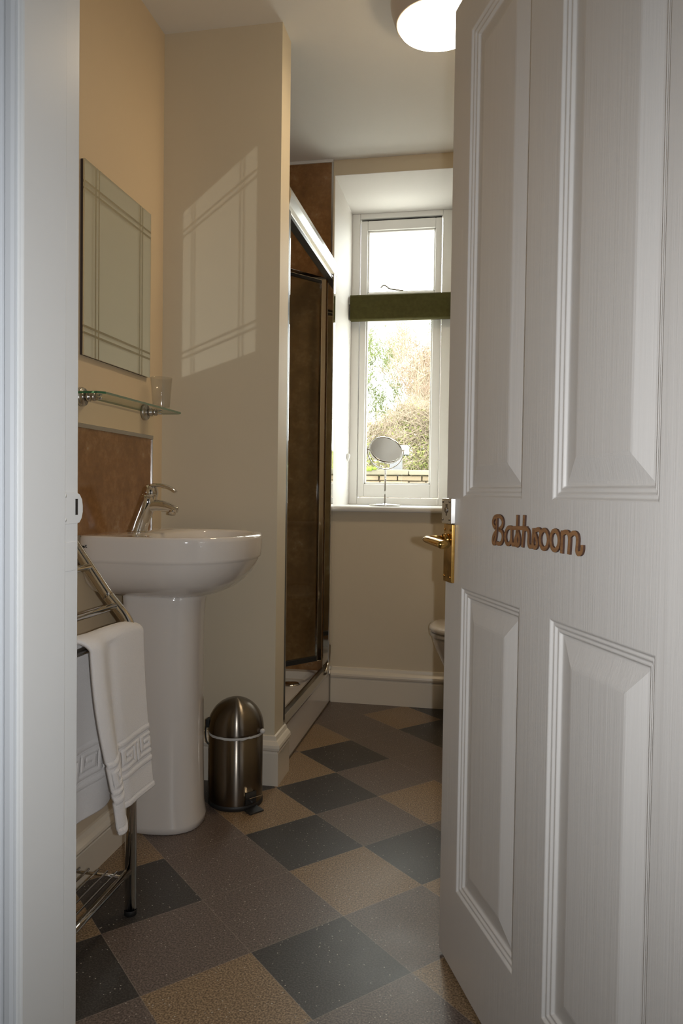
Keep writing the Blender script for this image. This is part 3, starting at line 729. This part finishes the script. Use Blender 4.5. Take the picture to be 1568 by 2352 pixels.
# --- hand towel folded over the lowest rung
def make_towel():
    KEY = ["1111111110", "1000000010", "1011111010", "1010001010", "1010111010", "1010000010", "1011111111"]
    def key(u, v):      # u along, v 0..1 across the band
        if v < 0 or v > 1: return 0
        c = int(u*10) % 10; r = min(6, int(v*7)); return int(KEY[r][c])
    mb = MB(); nu, nv = 150, 330
    rz, rx = .6585, PX-.006; Rr = .021
    Lf, Lb = .388, .372
    total = Lf + PI*Rr + Lb
    vs = []
    for j in range(nv+1):
        d = total*j/nv
        for i in range(nu+1):
            a = i/nu                      # 0 near the camera, 1 at the far pole
            if d < Lf:                    # front sheet, from its hem up
                h = (Lf-d)/Lf             # 0 at the rung, 1 at the hem
                x = rx+Rr+.0075*math.sin(h*1.6); z = rz-(Lf-d)
                y0 = 1.338+.072*h-.010*math.sin(h*5); y1 = 1.578+.036*h**1.5
                # tube-like fold along the near edge and one soft crease
                fold = math.exp(-((a-.10)/.13)**2)*(.012+.006*h) - math.exp(-((a-.36)/.09)**2)*.008*(.4+h)
                x += fold + .006*math.sin(a*5+h*2)*h
                z -= .018*h*math.exp(-((a-.06)/.16)**2) - .012*h*a
                emb = 0
                if .070 < d < .158:
                    if d < .078 or d > .150 : emb = 1
                    elif .090 < d < .140: emb = key(a*2.6+.1, (d-.090)/.050)
                if d < .012: emb = 1.2
                x += .0026*emb
            elif d > Lf+PI*Rr:
                dd = d-Lf-PI*Rr; h = dd/Lb
                x = rx-Rr-.004*h; z = rz-dd
                y0 = 1.302-.02*h; y1 = 1.560-.035*h
                x += .007*math.sin(a*9+1)*h
                emb = 0; q = Lb-dd
                if .070 < q < .158:
                    if q < .078 or q > .150: emb = 1
                    elif .090 < q < .140: emb = key(a*2.6+.1, (q-.090)/.050)
                x += .0024*emb
            else:
                t = (d-Lf)/Rr
                x = rx+Rr*math.cos(t); z = rz+Rr*math.sin(t)
                k = t/PI; y0 = 1.338*(1-k)+1.302*k; y1 = 1.578*(1-k)+1.560*k
                fold = math.exp(-((a-.10)/.13)**2)*.012
                x += fold*math.cos(t)*(1-k); z += .004*math.sin(a*PI)+fold*.3*math.sin(t)
                z -= .010*math.exp(-((1-a)/.10)**2)*math.sin(t)*.6
            vs.append((x, y0+(y1-y0)*a, z))
    fs = [(j*(nu+1)+i, j*(nu+1)+i+1, (j+1)*(nu+1)+i+1, (j+1)*(nu+1)+i) for j in range(nv) for i in range(nu)]
    o = mb.add(vs, fs, True).build('hand_towel', TOWEL)
    sd = o.modifiers.new('solid', 'SOLIDIFY'); sd.thickness = .009; sd.offset = 0
    return tag(o, 'folded white hand towel with Greek key border hanging on the chrome rack', 'towel')
make_towel()

# --- shower tray, panels and bifold enclosure
FX = -.675                                       # frame plane
SY0, SY1 = CY+.112, WY
tray = thing('shower_tray', (-1.04, 2.92, 0), 'white shower tray with a drain behind the glass enclosure', 'shower tray')
tm = MB()
x0, x1 = SHX+.002, -.667; zt = .142
def rr_(x0,x1,y0,y1,z,r,n=6):
    out = []
    for cx, cy, a0 in ((x1-r,y1-r,0),(x0+r,y1-r,90),(x0+r,y0+r,180),(x1-r,y0+r,270)):
        for k in range(n+1):
            a = math.radians(a0+90*k/n); out.append(Vector((cx+r*math.cos(a), cy+r*math.sin(a), z)))
    return out
tm.loft([rr_(x0,x1,SY0,SY1-.002,.0,.002), rr_(x0,x1,SY0,SY1-.002,zt-.004,.002), rr_(x0,x1-.004,SY0,SY1-.004,zt,.004), rr_(x0+.05,x1-.052,SY0+.05,SY1-.052,zt,.05), rr_(x0+.065,x1-.067,SY0+.065,SY1-.067,zt-.012,.05), rr_(x0+.085,x1-.085,SY0+.085,SY1-.085,zt-.026,.05)], True, True, smooth=False)
tro = part(tm, 'tray_body', ACRYL, tray, fix=True, bevel=.003, seg=3)
part(MB().lathe([(.0,.0265),(.030,.0255),(.042,.020),(.043,.0165)], c=(-.812,3.19,zt-.042), n=36, cap0=False), 'drain', CHROME, tray)
# low bead of sealant along the floor
part(MB().box(x1-.001, x1+.004, SY0+.02, SY1-.02, .0, .005), 'floor_seal', simple('grimy_sealant', (.10,.075,.05), .6), tray)
def panel(x0,x1,y0,y1,lab):
    o = MB().box(x0,x1,y0,y1,zt,CZ-.002).build('shower_wall_panel', MARBLE); tag(o, lab, 'wall panel'); return o
panel(SHX+.002, -.690, WY-.012, WY-.001, 'brown stone-effect wall panel at the window end of the shower')
panel(SHX+.001, SHX+.011, SY0+.012, WY-.013, 'brown stone-effect wall panel deep inside the shower, facing the glass door')
panel(SHX+.012, -.700, SY0-.001, SY0+.010, 'brown stone-effect wall panel on the back of the basin end wall')
tag(MB().box(-.690, -.682, WY-.014, WY-.0005, zt, CZ-.002).build('trim_4', SATIN), 'slim metal edge strip of the shower panel', 'trim', kind='structure')
tag(MB().box(SHX, -.682, WY-.018, WY-.012, CZ-.014, CZ-.001).build('trim_5', PLASTIC), 'white sealing strip between shower panel and ceiling', 'trim', kind='structure')

en = thing('shower_enclosure', (FX, 2.93, zt), 'chrome-framed shower enclosure with a half-folded glass door', 'shower enclosure')
fy0, fy1 = SY0+.001, WY-.016
z0, z1 = zt, 2.045
part(MB().box(FX-.020, FX+.012, fy0, fy0+.012, z0, z1).box(FX-.012, FX+.006, fy0+.012, fy0+.046, z0, z1-.06).box(FX-.014, FX+.012, fy0+.046, fy0+.056, z0, z1-.08), 'wall_post', CHROME, en, bevel=.004, seg=3)
part(MB().box(FX+.0055, FX+.0125, fy0+.013, fy0+.045, z0+.03, z1-.08), 'door_seal', DARKSEAL, en)
pp = part(MB().box(FX-.020, FX+.012, fy1-.030, fy1, z0, z1-.02).box(FX-.014, FX+.018, fy1-.075, fy1-.034, z0, z1-.07), 'wall_post', CHROME, en, bevel=.004, seg=3)
rail_prof = lambda za, zb: [(FX-.022,za),(FX+.006,za),(FX+.020,za+.012),(FX+.026,(za+zb)/2),(FX+.020,zb-.012),(FX+.004,zb),(FX-.022,zb)]
part(MB().prism(smooth := rail_prof(1.958,2.046), 'y', fy0, fy1-.03), 'top_rail', SATIN, en, bevel=.006, seg=4)
part(MB().box(FX-.02, FX+.010, fy0+.05, fy1-.06, 1.944, 1.958), 'rail_seal', DARKSEAL, en)
part(MB().prism([(FX-.020,z0),(FX+.014,z0),(FX+.016,z0+.010),(FX+.004,z0+.030),(FX-.012,z0+.034),(FX-.020,z0+.034)], 'y', fy0+.01, fy1-.01), 'bottom_rail', SATIN, en, bevel=.003, seg=3)
# curved corner piece at the far foot
part(MB().tube(smooth_path([(FX+.012,fy1-.12,z0+.022),(FX+.012,fy1-.075,z0+.040),(FX+.014,fy1-.052,z0+.085),(FX+.014,fy1-.050,z0+.14)],2), .009, 12), 'corner_piece', CHROME, en)
def leaf_(p, q, name, sA=.026, sB=.020):
    """one glass leaf between plan points p and q"""
    p, q = Vector((*p,0)), Vector((*q,0)); d = (q-p).normalized(); n_ = Vector((-d.y, d.x, 0)); L = (q-p).length
    def bx(a, b, za, zb, h=.008):
        mb = MB(); vs = [p+d*a-n_*h, p+d*b-n_*h, p+d*b+n_*h, p+d*a+n_*h]
        mb.add([v+Vector((0,0,za)) for v in vs]+[v+Vector((0,0,zb)) for v in vs], [(0,3,2,1),(4,5,6,7),(0,1,5,4),(1,2,6,5),(2,3,7,6),(3,0,4,7)]); return mb
    g = part(bx(sA, L-sB, .236, 1.930, .003), name, SHOWERGLASS, en)
    part(bx(0, sA, .215, 1.945), 'stile', CHROME, g, bevel=.002)
    part(bx(L-sB, L, .215, 1.945), 'stile', CHROME, g, bevel=.002)
    part(bx(sA, L-sB, .215, .238), 'rail', DARKSEAL, g, bevel=.002)
    part(bx(sA, L-sB, 1.928, 1.945), 'rail', CHROME, g, bevel=.002)
    part(bx(sA, L-sB, 1.918, 1.928), 'gasket', DARKSEAL, g)
    return g
leaf_((-.694, 3.262), (-.925, 2.965), 'glass_leaf')
leaf_((-.694, 2.580), (-.930, 2.945), 'glass_leaf')

# --- ceiling light
CL = Vector((-.146, 2.335, CZ))
cl = thing('ceiling_light', CL, 'round opal ceiling light, lit, partly behind the top of the door', 'ceiling light')
part(MB().lathe([(.150,0),(.152,-.010),(.149,-.030),(.141,-.056),(.134,-.074),(.126,-.078),(.124,-.070)], c=CL, n=64), 'base_ring', simple('cream_lamp_base', (.62,.56,.50), .35), cl)
dg = part(MB().lathe([(.127,-.070),(.127,-.079),(.122,-.087),(.101,-.097),(.070,-.104),(.035,-.108),(.002,-.109)], c=CL, n=64, cap1=True), 'diffuser', mat_emit('opal_diffuser', (1, .77, .50), 34), cl)

# --- olive blind across the window
bl = thing('fabric_blind', (-.40, 3.80, 1.935), 'olive green fabric blind stretched as a short band across the window', 'blind')
bf = [(3.772,1.872),(3.762,1.876),(3.760,1.90),(3.7625,1.935),(3.760,1.97),(3.762,1.994),(3.772,2.001),(3.808,2.001),(3.814,1.992),(3.814,1.882),(3.808,1.872)]
part(MB().prism(bf, 'x', -.668, wx1-.006), 'blind_fabric', BLIND, bl, bevel=.003, seg=3)
part(MB().box(-.676, -.669, 3.775, 3.80, 1.955, 1.99), 'bracket', PLASTIC, bl, bevel=.002)
chn = MB()
for k in range(150):
    z = 1.965-.0065*k
    chn.lathe([(0,-.002),(.0018,-.001),(.0018,.001),(0,.002)], c=(-.669, 3.768, z), n=6)
    chn.lathe([(0,-.002),(.0018,-.001),(.0018,.001),(0,.002)], c=(-.669, 3.778, z+.003), n=6)
part(chn, 'bead_chain', PLASTIC, bl)
part(MB().lathe([(0,-.022),(.004,-.020),(.006,-.010),(.010,.004),(.0105,.012),(.006,.018),(0,.019)], c=(-.668, 3.772, 1.165-.19+.19), n=18), 'chain_weight', PLASTIC, bl)

# --- cosmetic mirror on the sill
MX, MY_, SZ = -.438, 3.50, .918
cm = thing('cosmetic_mirror', (MX, MY_, SZ), 'round chrome swivel mirror on a thin stem on the window sill', 'mirror')
part(MB().lathe([(0,0),(.073,0),(.075,.002),(.075,.006),(.072,.008),(.012,.010),(.008,.014),(0,.015)], c=(MX,MY_,SZ+.0005), n=48), 'base', CHROME, cm)
zc = 1.187
part(MB().tube([(MX,MY_,SZ+.008),(MX,MY_,zc-.094)], .0042, 14), 'stem', CHROME, cm)
yaw = math.radians(-17)
pv = Vector((math.cos(yaw)*1, math.sin(yaw)*1, 0)); fwd = Vector((math.sin(yaw), -math.cos(yaw), 0))   # pivot axis, facing direction
# facing: towards viewer, turned a little to its left, tipped back
yaw = math.radians(23); pv = Vector((math.cos(yaw), math.sin(yaw), 0)); fw_ = Vector((math.sin(yaw), -math.cos(yaw), 0))
tl = math.radians(38); nn = (fw_*math.cos(tl)+Vector((0,0,1))*math.sin(tl)).normalized(); up_ = nn.cross(pv).normalized()
cc = Vector((MX,MY_,zc)); RM = .0805
yk = [cc + pv*(RM+.009)*math.cos(a)+Vector((0,0,1))*(RM+.011)*math.sin(a) for a in [PI+PI*k/28 for k in range(29)]]
part(MB().tube(yk, .0028, 10), 'yoke', CHROME, cm)
for s in (-1, 1): part(MB().tube([cc+pv*s*(RM-.002), cc+pv*s*(RM+.013)], .0042, 12), 'pivot', CHROME, cm)
Mm = Matrix.Translation(cc) @ Matrix(((pv.x,up_.x,nn.x,0),(pv.y,up_.y,nn.y,0),(pv.z,up_.z,nn.z,0),(0,0,0,1)))
rm = part(MB().lathe([(RM-.006,.0045),(RM-.004,.0065),(RM,.006),(RM+.001,0),(RM,-.006),(RM-.004,-.0065),(RM-.006,-.0045)], n=64, M=Mm), 'rim', CHROME, cm)
part(MB().lathe([(.0005,.0038),(RM-.005,.0042)], n=64, cap0=True, M=Mm), 'mirror_disc', MIRRORPLAIN, rm)
part(MB().lathe([(.0005,-.0038),(RM-.005,-.0042)], n=64, cap0=True, M=Mm), 'mirror_disc', MIRRORPLAIN, rm)

# --- toilet behind the door
wcx, wcy = -.19, 3.085
wc = thing('toilet', (.15, wcy, 0), 'white toilet with closed lid below the window, half hidden by the door', 'toilet')
def oval(xf, xb, hw, z, n=48, e=2.3):
    out = []; cx = xf+.20
    for k in range(n):
        a = 2*PI*k/n; c, s = math.cos(a), math.sin(a)
        ax, ee = ((xb-cx), 6) if c >= 0 else ((cx-xf), e)
        r = (abs(c/ax)**ee+abs(s/hw)**ee)**(-1/ee); out.append(Vector((cx+r*c, wcy+r*s, z)))
    return out
pan = [(-.03,.13,0),(-.032,.135,.01),(-.03,.12,.05),(-.045,.118,.12),(-.085,.125,.20),(-.130,.145,.27),(-.158,.165,.33),(-.172,.172,.365),(-.176,.176,.38),(-.178,.178,.392)]
part(MB().loft([oval(xf,.36,hw,z) for xf,hw,z in pan]), 'pan', CERAMIC, wc, fix=True)
st_ = part(MB().loft([oval(-.184,.30,.182,.396),oval(-.188,.30,.185,.400),oval(-.188,.30,.185,.410),oval(-.184,.30,.182,.413)]), 'seat', CERAMIC, wc, fix=True)
part(MB().loft([oval(-.182,.30,.180,.415),oval(-.190,.30,.187,.419),oval(-.191,.30,.187,.428),oval(-.186,.30,.182,.437),oval(-.172,.29,.170,.441),oval(-.10,.25,.10,.443)]), 'lid', CERAMIC, wc, fix=True)
part(MB().box(.34, .52, wcy-.19, wcy+.19, .36, .78), 'cistern', CERAMIC, wc, bevel=.02, seg=4)
part(MB().box(.33, .53, wcy-.20, wcy+.20, .78, .805), 'cistern_lid', CERAMIC, wc, bevel=.008, seg=3)
# ------------------------------------------------------------------ outside
GZ = .0
st(MB().box(-8, 7, WY+.61, 8.7, GZ-.1, GZ), 'floor.003', BOUNCE_GROUND, 'unseen pale ground added outside the window to bounce daylight upwards', 'ground')
st(MB().box(-16, 14, 8.7, 46, GZ-.1, GZ-.002), 'floor.002', GRASS, 'rough grass outside beyond the window', 'ground')
rs = random.Random(11)
# dry stone boundary wall: courses of individual blocks in one wall
def stone_wall():
    root = thing('stone_wall', (-2, 9.0, 0), 'low dry stone garden wall with flat coping outside the window', 'wall')
    mb = MB()
    z = 0; 
    while z < 1.15:
        h = rs.uniform(.055, .10); x = -7.0
        while x < 4.5:
            w = rs.uniform(.14, .42); d = rs.uniform(-.02, .02)
            mb.box(x+.006, x+w-.006, 8.85+d, 9.15, z, z+h-.008); x += w
        z += h
    mb.box(-7, 4.5, 8.9, 9.13, 0, 1.15)
    part(mb, 'stonework', STONE, root, bevel=.01)
    cp_ = MB(); x = -7.0
    while x < 4.5:
        w = rs.uniform(.5, .85); cp_.box(x+.004, x+w-.004, 8.78+rs.uniform(-.02,.02), 9.22, z+.0, z+.065+rs.uniform(-.01,.01)); x += w
    part(cp_, 'coping', COPING, root, bevel=.014)
    mo = MB()
    for (mx, mw) in ((-1.52,.12),(-1.30,.07),(-3.1,.15),(.6,.2)):
        for k in range(26):
            c = Vector((mx+rs.gauss(0,mw*.35), 8.79+rs.uniform(0,.2), z+.065+rs.uniform(-.012,.012)))
            mo.lathe([(0,.028),(.018,.020),(.028,0),(.018,-.012)], c=c, n=7)
    part(mo, 'moss', MOSS, root)
    return z
wz = stone_wall()
# grey stone post against the hedge
gp_ = thing('stone_post', (-1.0, 9.6, 0), 'grey stone post standing in front of the hedge outside', 'post')
part(MB().box(-1.135, -.985, 9.52, 9.68, 0, 1.47), 'shaft', GREYSTONE, gp_, bevel=.01)
part(MB().box(-1.10, -.90, 9.50, 9.70, 1.47, 1.60), 'cap', GREYSTONE, gp_, bevel=.012)

# hedge
def quad(mb, c, d, w, l, nrm):
    s = d.cross(nrm).normalized()*w
    mb.add([c-s*.5, c+s*.5, c+d*l+s*.25, c+d*l-s*.25], [(0,1,2,3)])
def rvec(r): 
    while True:
        v = Vector((r.uniform(-1,1), r.uniform(-1,1), r.uniform(-1,1)))
        if .1 < v.length < 1: return v.normalized()
hroot = thing('hedge', (-1.5, 12.3, 0), 'thick tangled hedge of dry twigs and green leaves beyond the wall', 'hedge')
hl, ht = MB(), MB()
def htop(x): return 2.42+.22*math.sin(x*1.3+1)+.12*math.sin(x*4.1)+.06*math.sin(x*9)
for k in range(52000):
    x = rs.uniform(-2.9, .3) if k % 4 else rs.uniform(-6.5, 4); zt_ = htop(x); z = zt_*(rs.random()**.8)
    y = 11.7+rs.uniform(0, .5)+.25*math.sin(x*2.3+z*2)+.4*(z/zt_)**3
    leafy = rs.random() < (.72 if z < 1.75 else .36 if z < 2.1 else .24)
    v = rvec(rs)
    if leafy: quad(hl, Vector((x,y,z)), v, rs.uniform(.015,.034), rs.uniform(.025,.05), Vector((v.y,-v.x,.3)))
    else:
        v.z = abs(v.z)*.8+.1; v.normalize(); quad(ht, Vector((x,y,z)), v, rs.uniform(.004,.009), rs.uniform(.12,.34), Vector((0,-1,.2)))
part(hl, 'leaves', HEDGE_G, hroot)['kind'] = 'stuff'
part(ht, 'twigs', HEDGE_T, hroot)['kind'] = 'stuff'
core = MB()
for k in range(40):
    xa = -6.5+k*.27; core.box(xa, xa+.28, 12.5, 12.9, 0, htop(xa)-.75)
part(core, 'inner_growth', HEDGE_G, hroot)

# bare trees, each its own crown of branches
def tree(x, y, h, mat, seed, lab, lean=0, tw=1.0, nb=5):
    r = random.Random(seed); mb = MB(); fz = MB()
    def grow(p, d, L, rad, lvl):
        n = 5 if lvl < 2 else 4; pts = [p]; q = p; dd = d.copy()
        for i in range(n):
            dd = (dd + rvec(r)*.14 + Vector((0,0,.05))).normalized(); q = q+dd*(L/n); pts.append(q)
        mb.tube(pts, [rad*(1-.65*i/n) for i in range(n+1)], 7 if lvl < 1 else 5 if lvl < 2 else 3, cap=False)
        if lvl < 3:
            kids = nb if lvl == 0 else 8 if lvl == 1 else 6
            for k in range(kids):
                t = r.uniform(.28, 1) if lvl else r.uniform(.25, 1)
                i = min(n-1, int(t*n)); b = pts[i].lerp(pts[i+1], t*n-i)
                s = rvec(r); s.z = abs(s.z)*.5; nd = (dd*.75+s*.75+Vector((0,0,.25))).normalized()
                grow(b, nd, L*r.uniform(.42,.62), rad*(1-.6*t)*.55, lvl+1)
        elif lvl == 3:
            for k in range(int(9*tw)):
                b = pts[r.randrange(1, len(pts))]; v = (dd+rvec(r)*.9).normalized(); quad(fz, b, v, .008, r.uniform(.12,.28), Vector((0,-1,.1)))
    root = thing('bare_tree', (x, y, 0), lab, 'tree')
    d0 = Vector((lean, 0, 1)).normalized()
    grow(Vector((x,y,0)), d0, h*.62, .055*h/6, 0)
    part(mb, 'branches', mat, root); part(fz, 'twig_tips', mat, root)['kind'] = 'stuff'
TR = [(-2.10,14.0,6.4,BARKG,1,'moss-tinged bare tree at the left edge of the window view',.03,12),
      (-1.45,15.6,7.0,BARKG,2,'greenish bare tree left of the middle of the window view, beyond the hedge',.0,11),
      (-1.25,18.8,7.6,BARK,3,'thin brown bare tree furthest back in the middle of the window view',.01,9),
      (-.70,14.4,6.0,BARKP,4,'pinkish bare tree at the right edge of the window view',-.05,8),
      (-.62,17.2,7.6,BARKP,5,'taller pinkish bare tree behind the one at the right edge',.01,8)]
for a in TR: tree(a[0], a[1], a[2]*.70, *a[3:6], lean=a[6], nb=a[7])

# ------------------------------------------------------------------ light
w = bpy.data.worlds.new('overcast_sky'); SC.world = w; w.use_nodes = True
nt = w.node_tree; bg = nt.nodes['Background']
tc = nt.nodes.new('ShaderNodeTexCoord'); n_ = nt.nodes.new('ShaderNodeTexNoise'); n_.inputs['Scale'].default_value = 2.0
nt.links.new(tc.outputs['Generated'], n_.inputs['Vector'])
r_ = ramp(nt, n_.outputs['Fac'], [(.3, (.97,.98,1.0)), (.7, (1,.975,.94))]); nt.links.new(r_.outputs[0], bg.inputs[0])
bg.inputs[1].default_value = 11.5

def light(name, typ, loc, energy, col, **kw):
    d = bpy.data.lights.new(name, typ); d.energy = energy; d.color = col
    for k, v in kw.items(): setattr(d, k, v)
    o = bpy.data.objects.new(name, d); COL.objects.link(o); o.location = loc; return o
# the camera's own flash, 5 cm right of the lens
FL = Vector((.045, 0.0, .990))
fl = light('camera_flash', 'SPOT', FL, 36, (.97, .98, 1.0), shadow_soft_size=.006, spot_size=math.radians(120), spot_blend=1.0)
fl.rotation_euler = Vector((-.18216588, .98287912, -.02764451)).to_track_quat('-Z', 'Y').to_euler()
# the flash bounced off the wall mirror onto the end wall: a lamp at the mirrored flash position whose beam
# has the outline and the cut lines of the mirror (x/z, y/z of its beam = y, z on the mirror plane)
MXS = LW+.0122
VF = Vector((2*MXS-FL.x, FL.y, FL.z)); DM = MXS-VF.x
ml = light('mirror_bounce', 'POINT', VF, 36*.95, (.97, .99, .94), shadow_soft_size=.004)
ml.matrix_world = Matrix(((0,0,-1,VF.x),(-1,0,0,VF.y),(0,1,0,VF.z),(0,0,0,1)))
ml.data.use_nodes = True; lt = ml.data.node_tree; em = next(n for n in lt.nodes if n.type == 'EMISSION')
tcl = lt.nodes.new('ShaderNodeTexCoord'); sx = lt.nodes.new('ShaderNodeSeparateXYZ'); lt.links.new(tcl.outputs['Normal'], sx.inputs[0])
def lm(op, a, b=None):
    n = lt.nodes.new('ShaderNodeMath'); n.operation = op
    for i, s in enumerate((a, b)):
        if s is None: continue
        if isinstance(s, (int, float)): n.inputs[i].default_value = s
        else: lt.links.new(s, n.inputs[i])
    return n.outputs[0]
yy = lm('ADD', lm('MULTIPLY', lm('DIVIDE', sx.outputs[0], sx.outputs[2]), DM), VF.y-(MIR_Y0+MIR_Y1)/2)
zz = lm('ADD', lm('MULTIPLY', lm('DIVIDE', sx.outputs[1], sx.outputs[2]), -DM), VF.z-(MIR_Z0+MIR_Z1)/2)
ay, az = lm('ABSOLUTE', yy), lm('ABSOLUTE', zz); hy_, hz_ = (MIR_Y1-MIR_Y0)/2, (MIR_Z1-MIR_Z0)/2
mask = lm('MULTIPLY', lm('LESS_THAN', ay, hy_), lm('LESS_THAN', az, hz_))
for s_, h_ in ((ay, hy_), (az, hz_)):
    for d_ in (.060, .078):
        mask = lm('MULTIPLY', mask, lm('ADD', lm('MULTIPLY', lm('GREATER_THAN', lm('ABSOLUTE', lm('SUBTRACT', s_, h_-d_)), .0038), .97), .03))
lt.links.new(mask, em.inputs['Strength'])
rc = bpy.data.collections.new('lit_by_mirror'); bc_ = bpy.data.collections.new('shades_mirror_light')
rc.objects.link(bpy.data.objects['wall_partition'])
for o_ in bpy.data.objects:
    if o_.name in ('tumbler', 'shelf_pane') or o_.name.startswith(('bracket',)): bc_.objects.link(o_)
ml.light_linking.receiver_collection = rc; ml.light_linking.blocker_collection = bc_
# daylight portal in the bathroom window and the corridor window
p1 = light('window_portal', 'AREA', (-.42, FYW+.08, 1.68), 1, (1,1,1), shape='RECTANGLE', size=.42, size_y=1.45); p1.data.cycles.is_portal = True
p1.rotation_euler = (-PI/2, 0, 0)
# ------------------------------------------------------------------ camera
cd = bpy.data.cameras.new('camera'); co = bpy.data.objects.new('camera', cd); COL.objects.link(co)
R_ = Vector((.98308777, .18259852, .01400741)); U_ = Vector((-.01881544, .02462531, .99951967)); Fw = Vector((-.18216588, .98287912, -.02764451))
co.matrix_world = Matrix(((R_.x,U_.x,-Fw.x,0),(R_.y,U_.y,-Fw.y,0),(R_.z,U_.z,-Fw.z,.98474),(0,0,0,1)))
cd.sensor_fit = 'VERTICAL'; cd.sensor_height = 36; cd.sensor_width = 24; cd.lens = 1686.5/2352*36
cd.clip_start = .02; cd.clip_end = 200
SC.camera = co
SC.view_settings.view_transform = 'Standard'; SC.view_settings.look = 'None'; SC.view_settings.exposure = 0; SC.view_settings.gamma = 1
try: SC.view_settings.use_curve_mapping = False
except Exception: pass
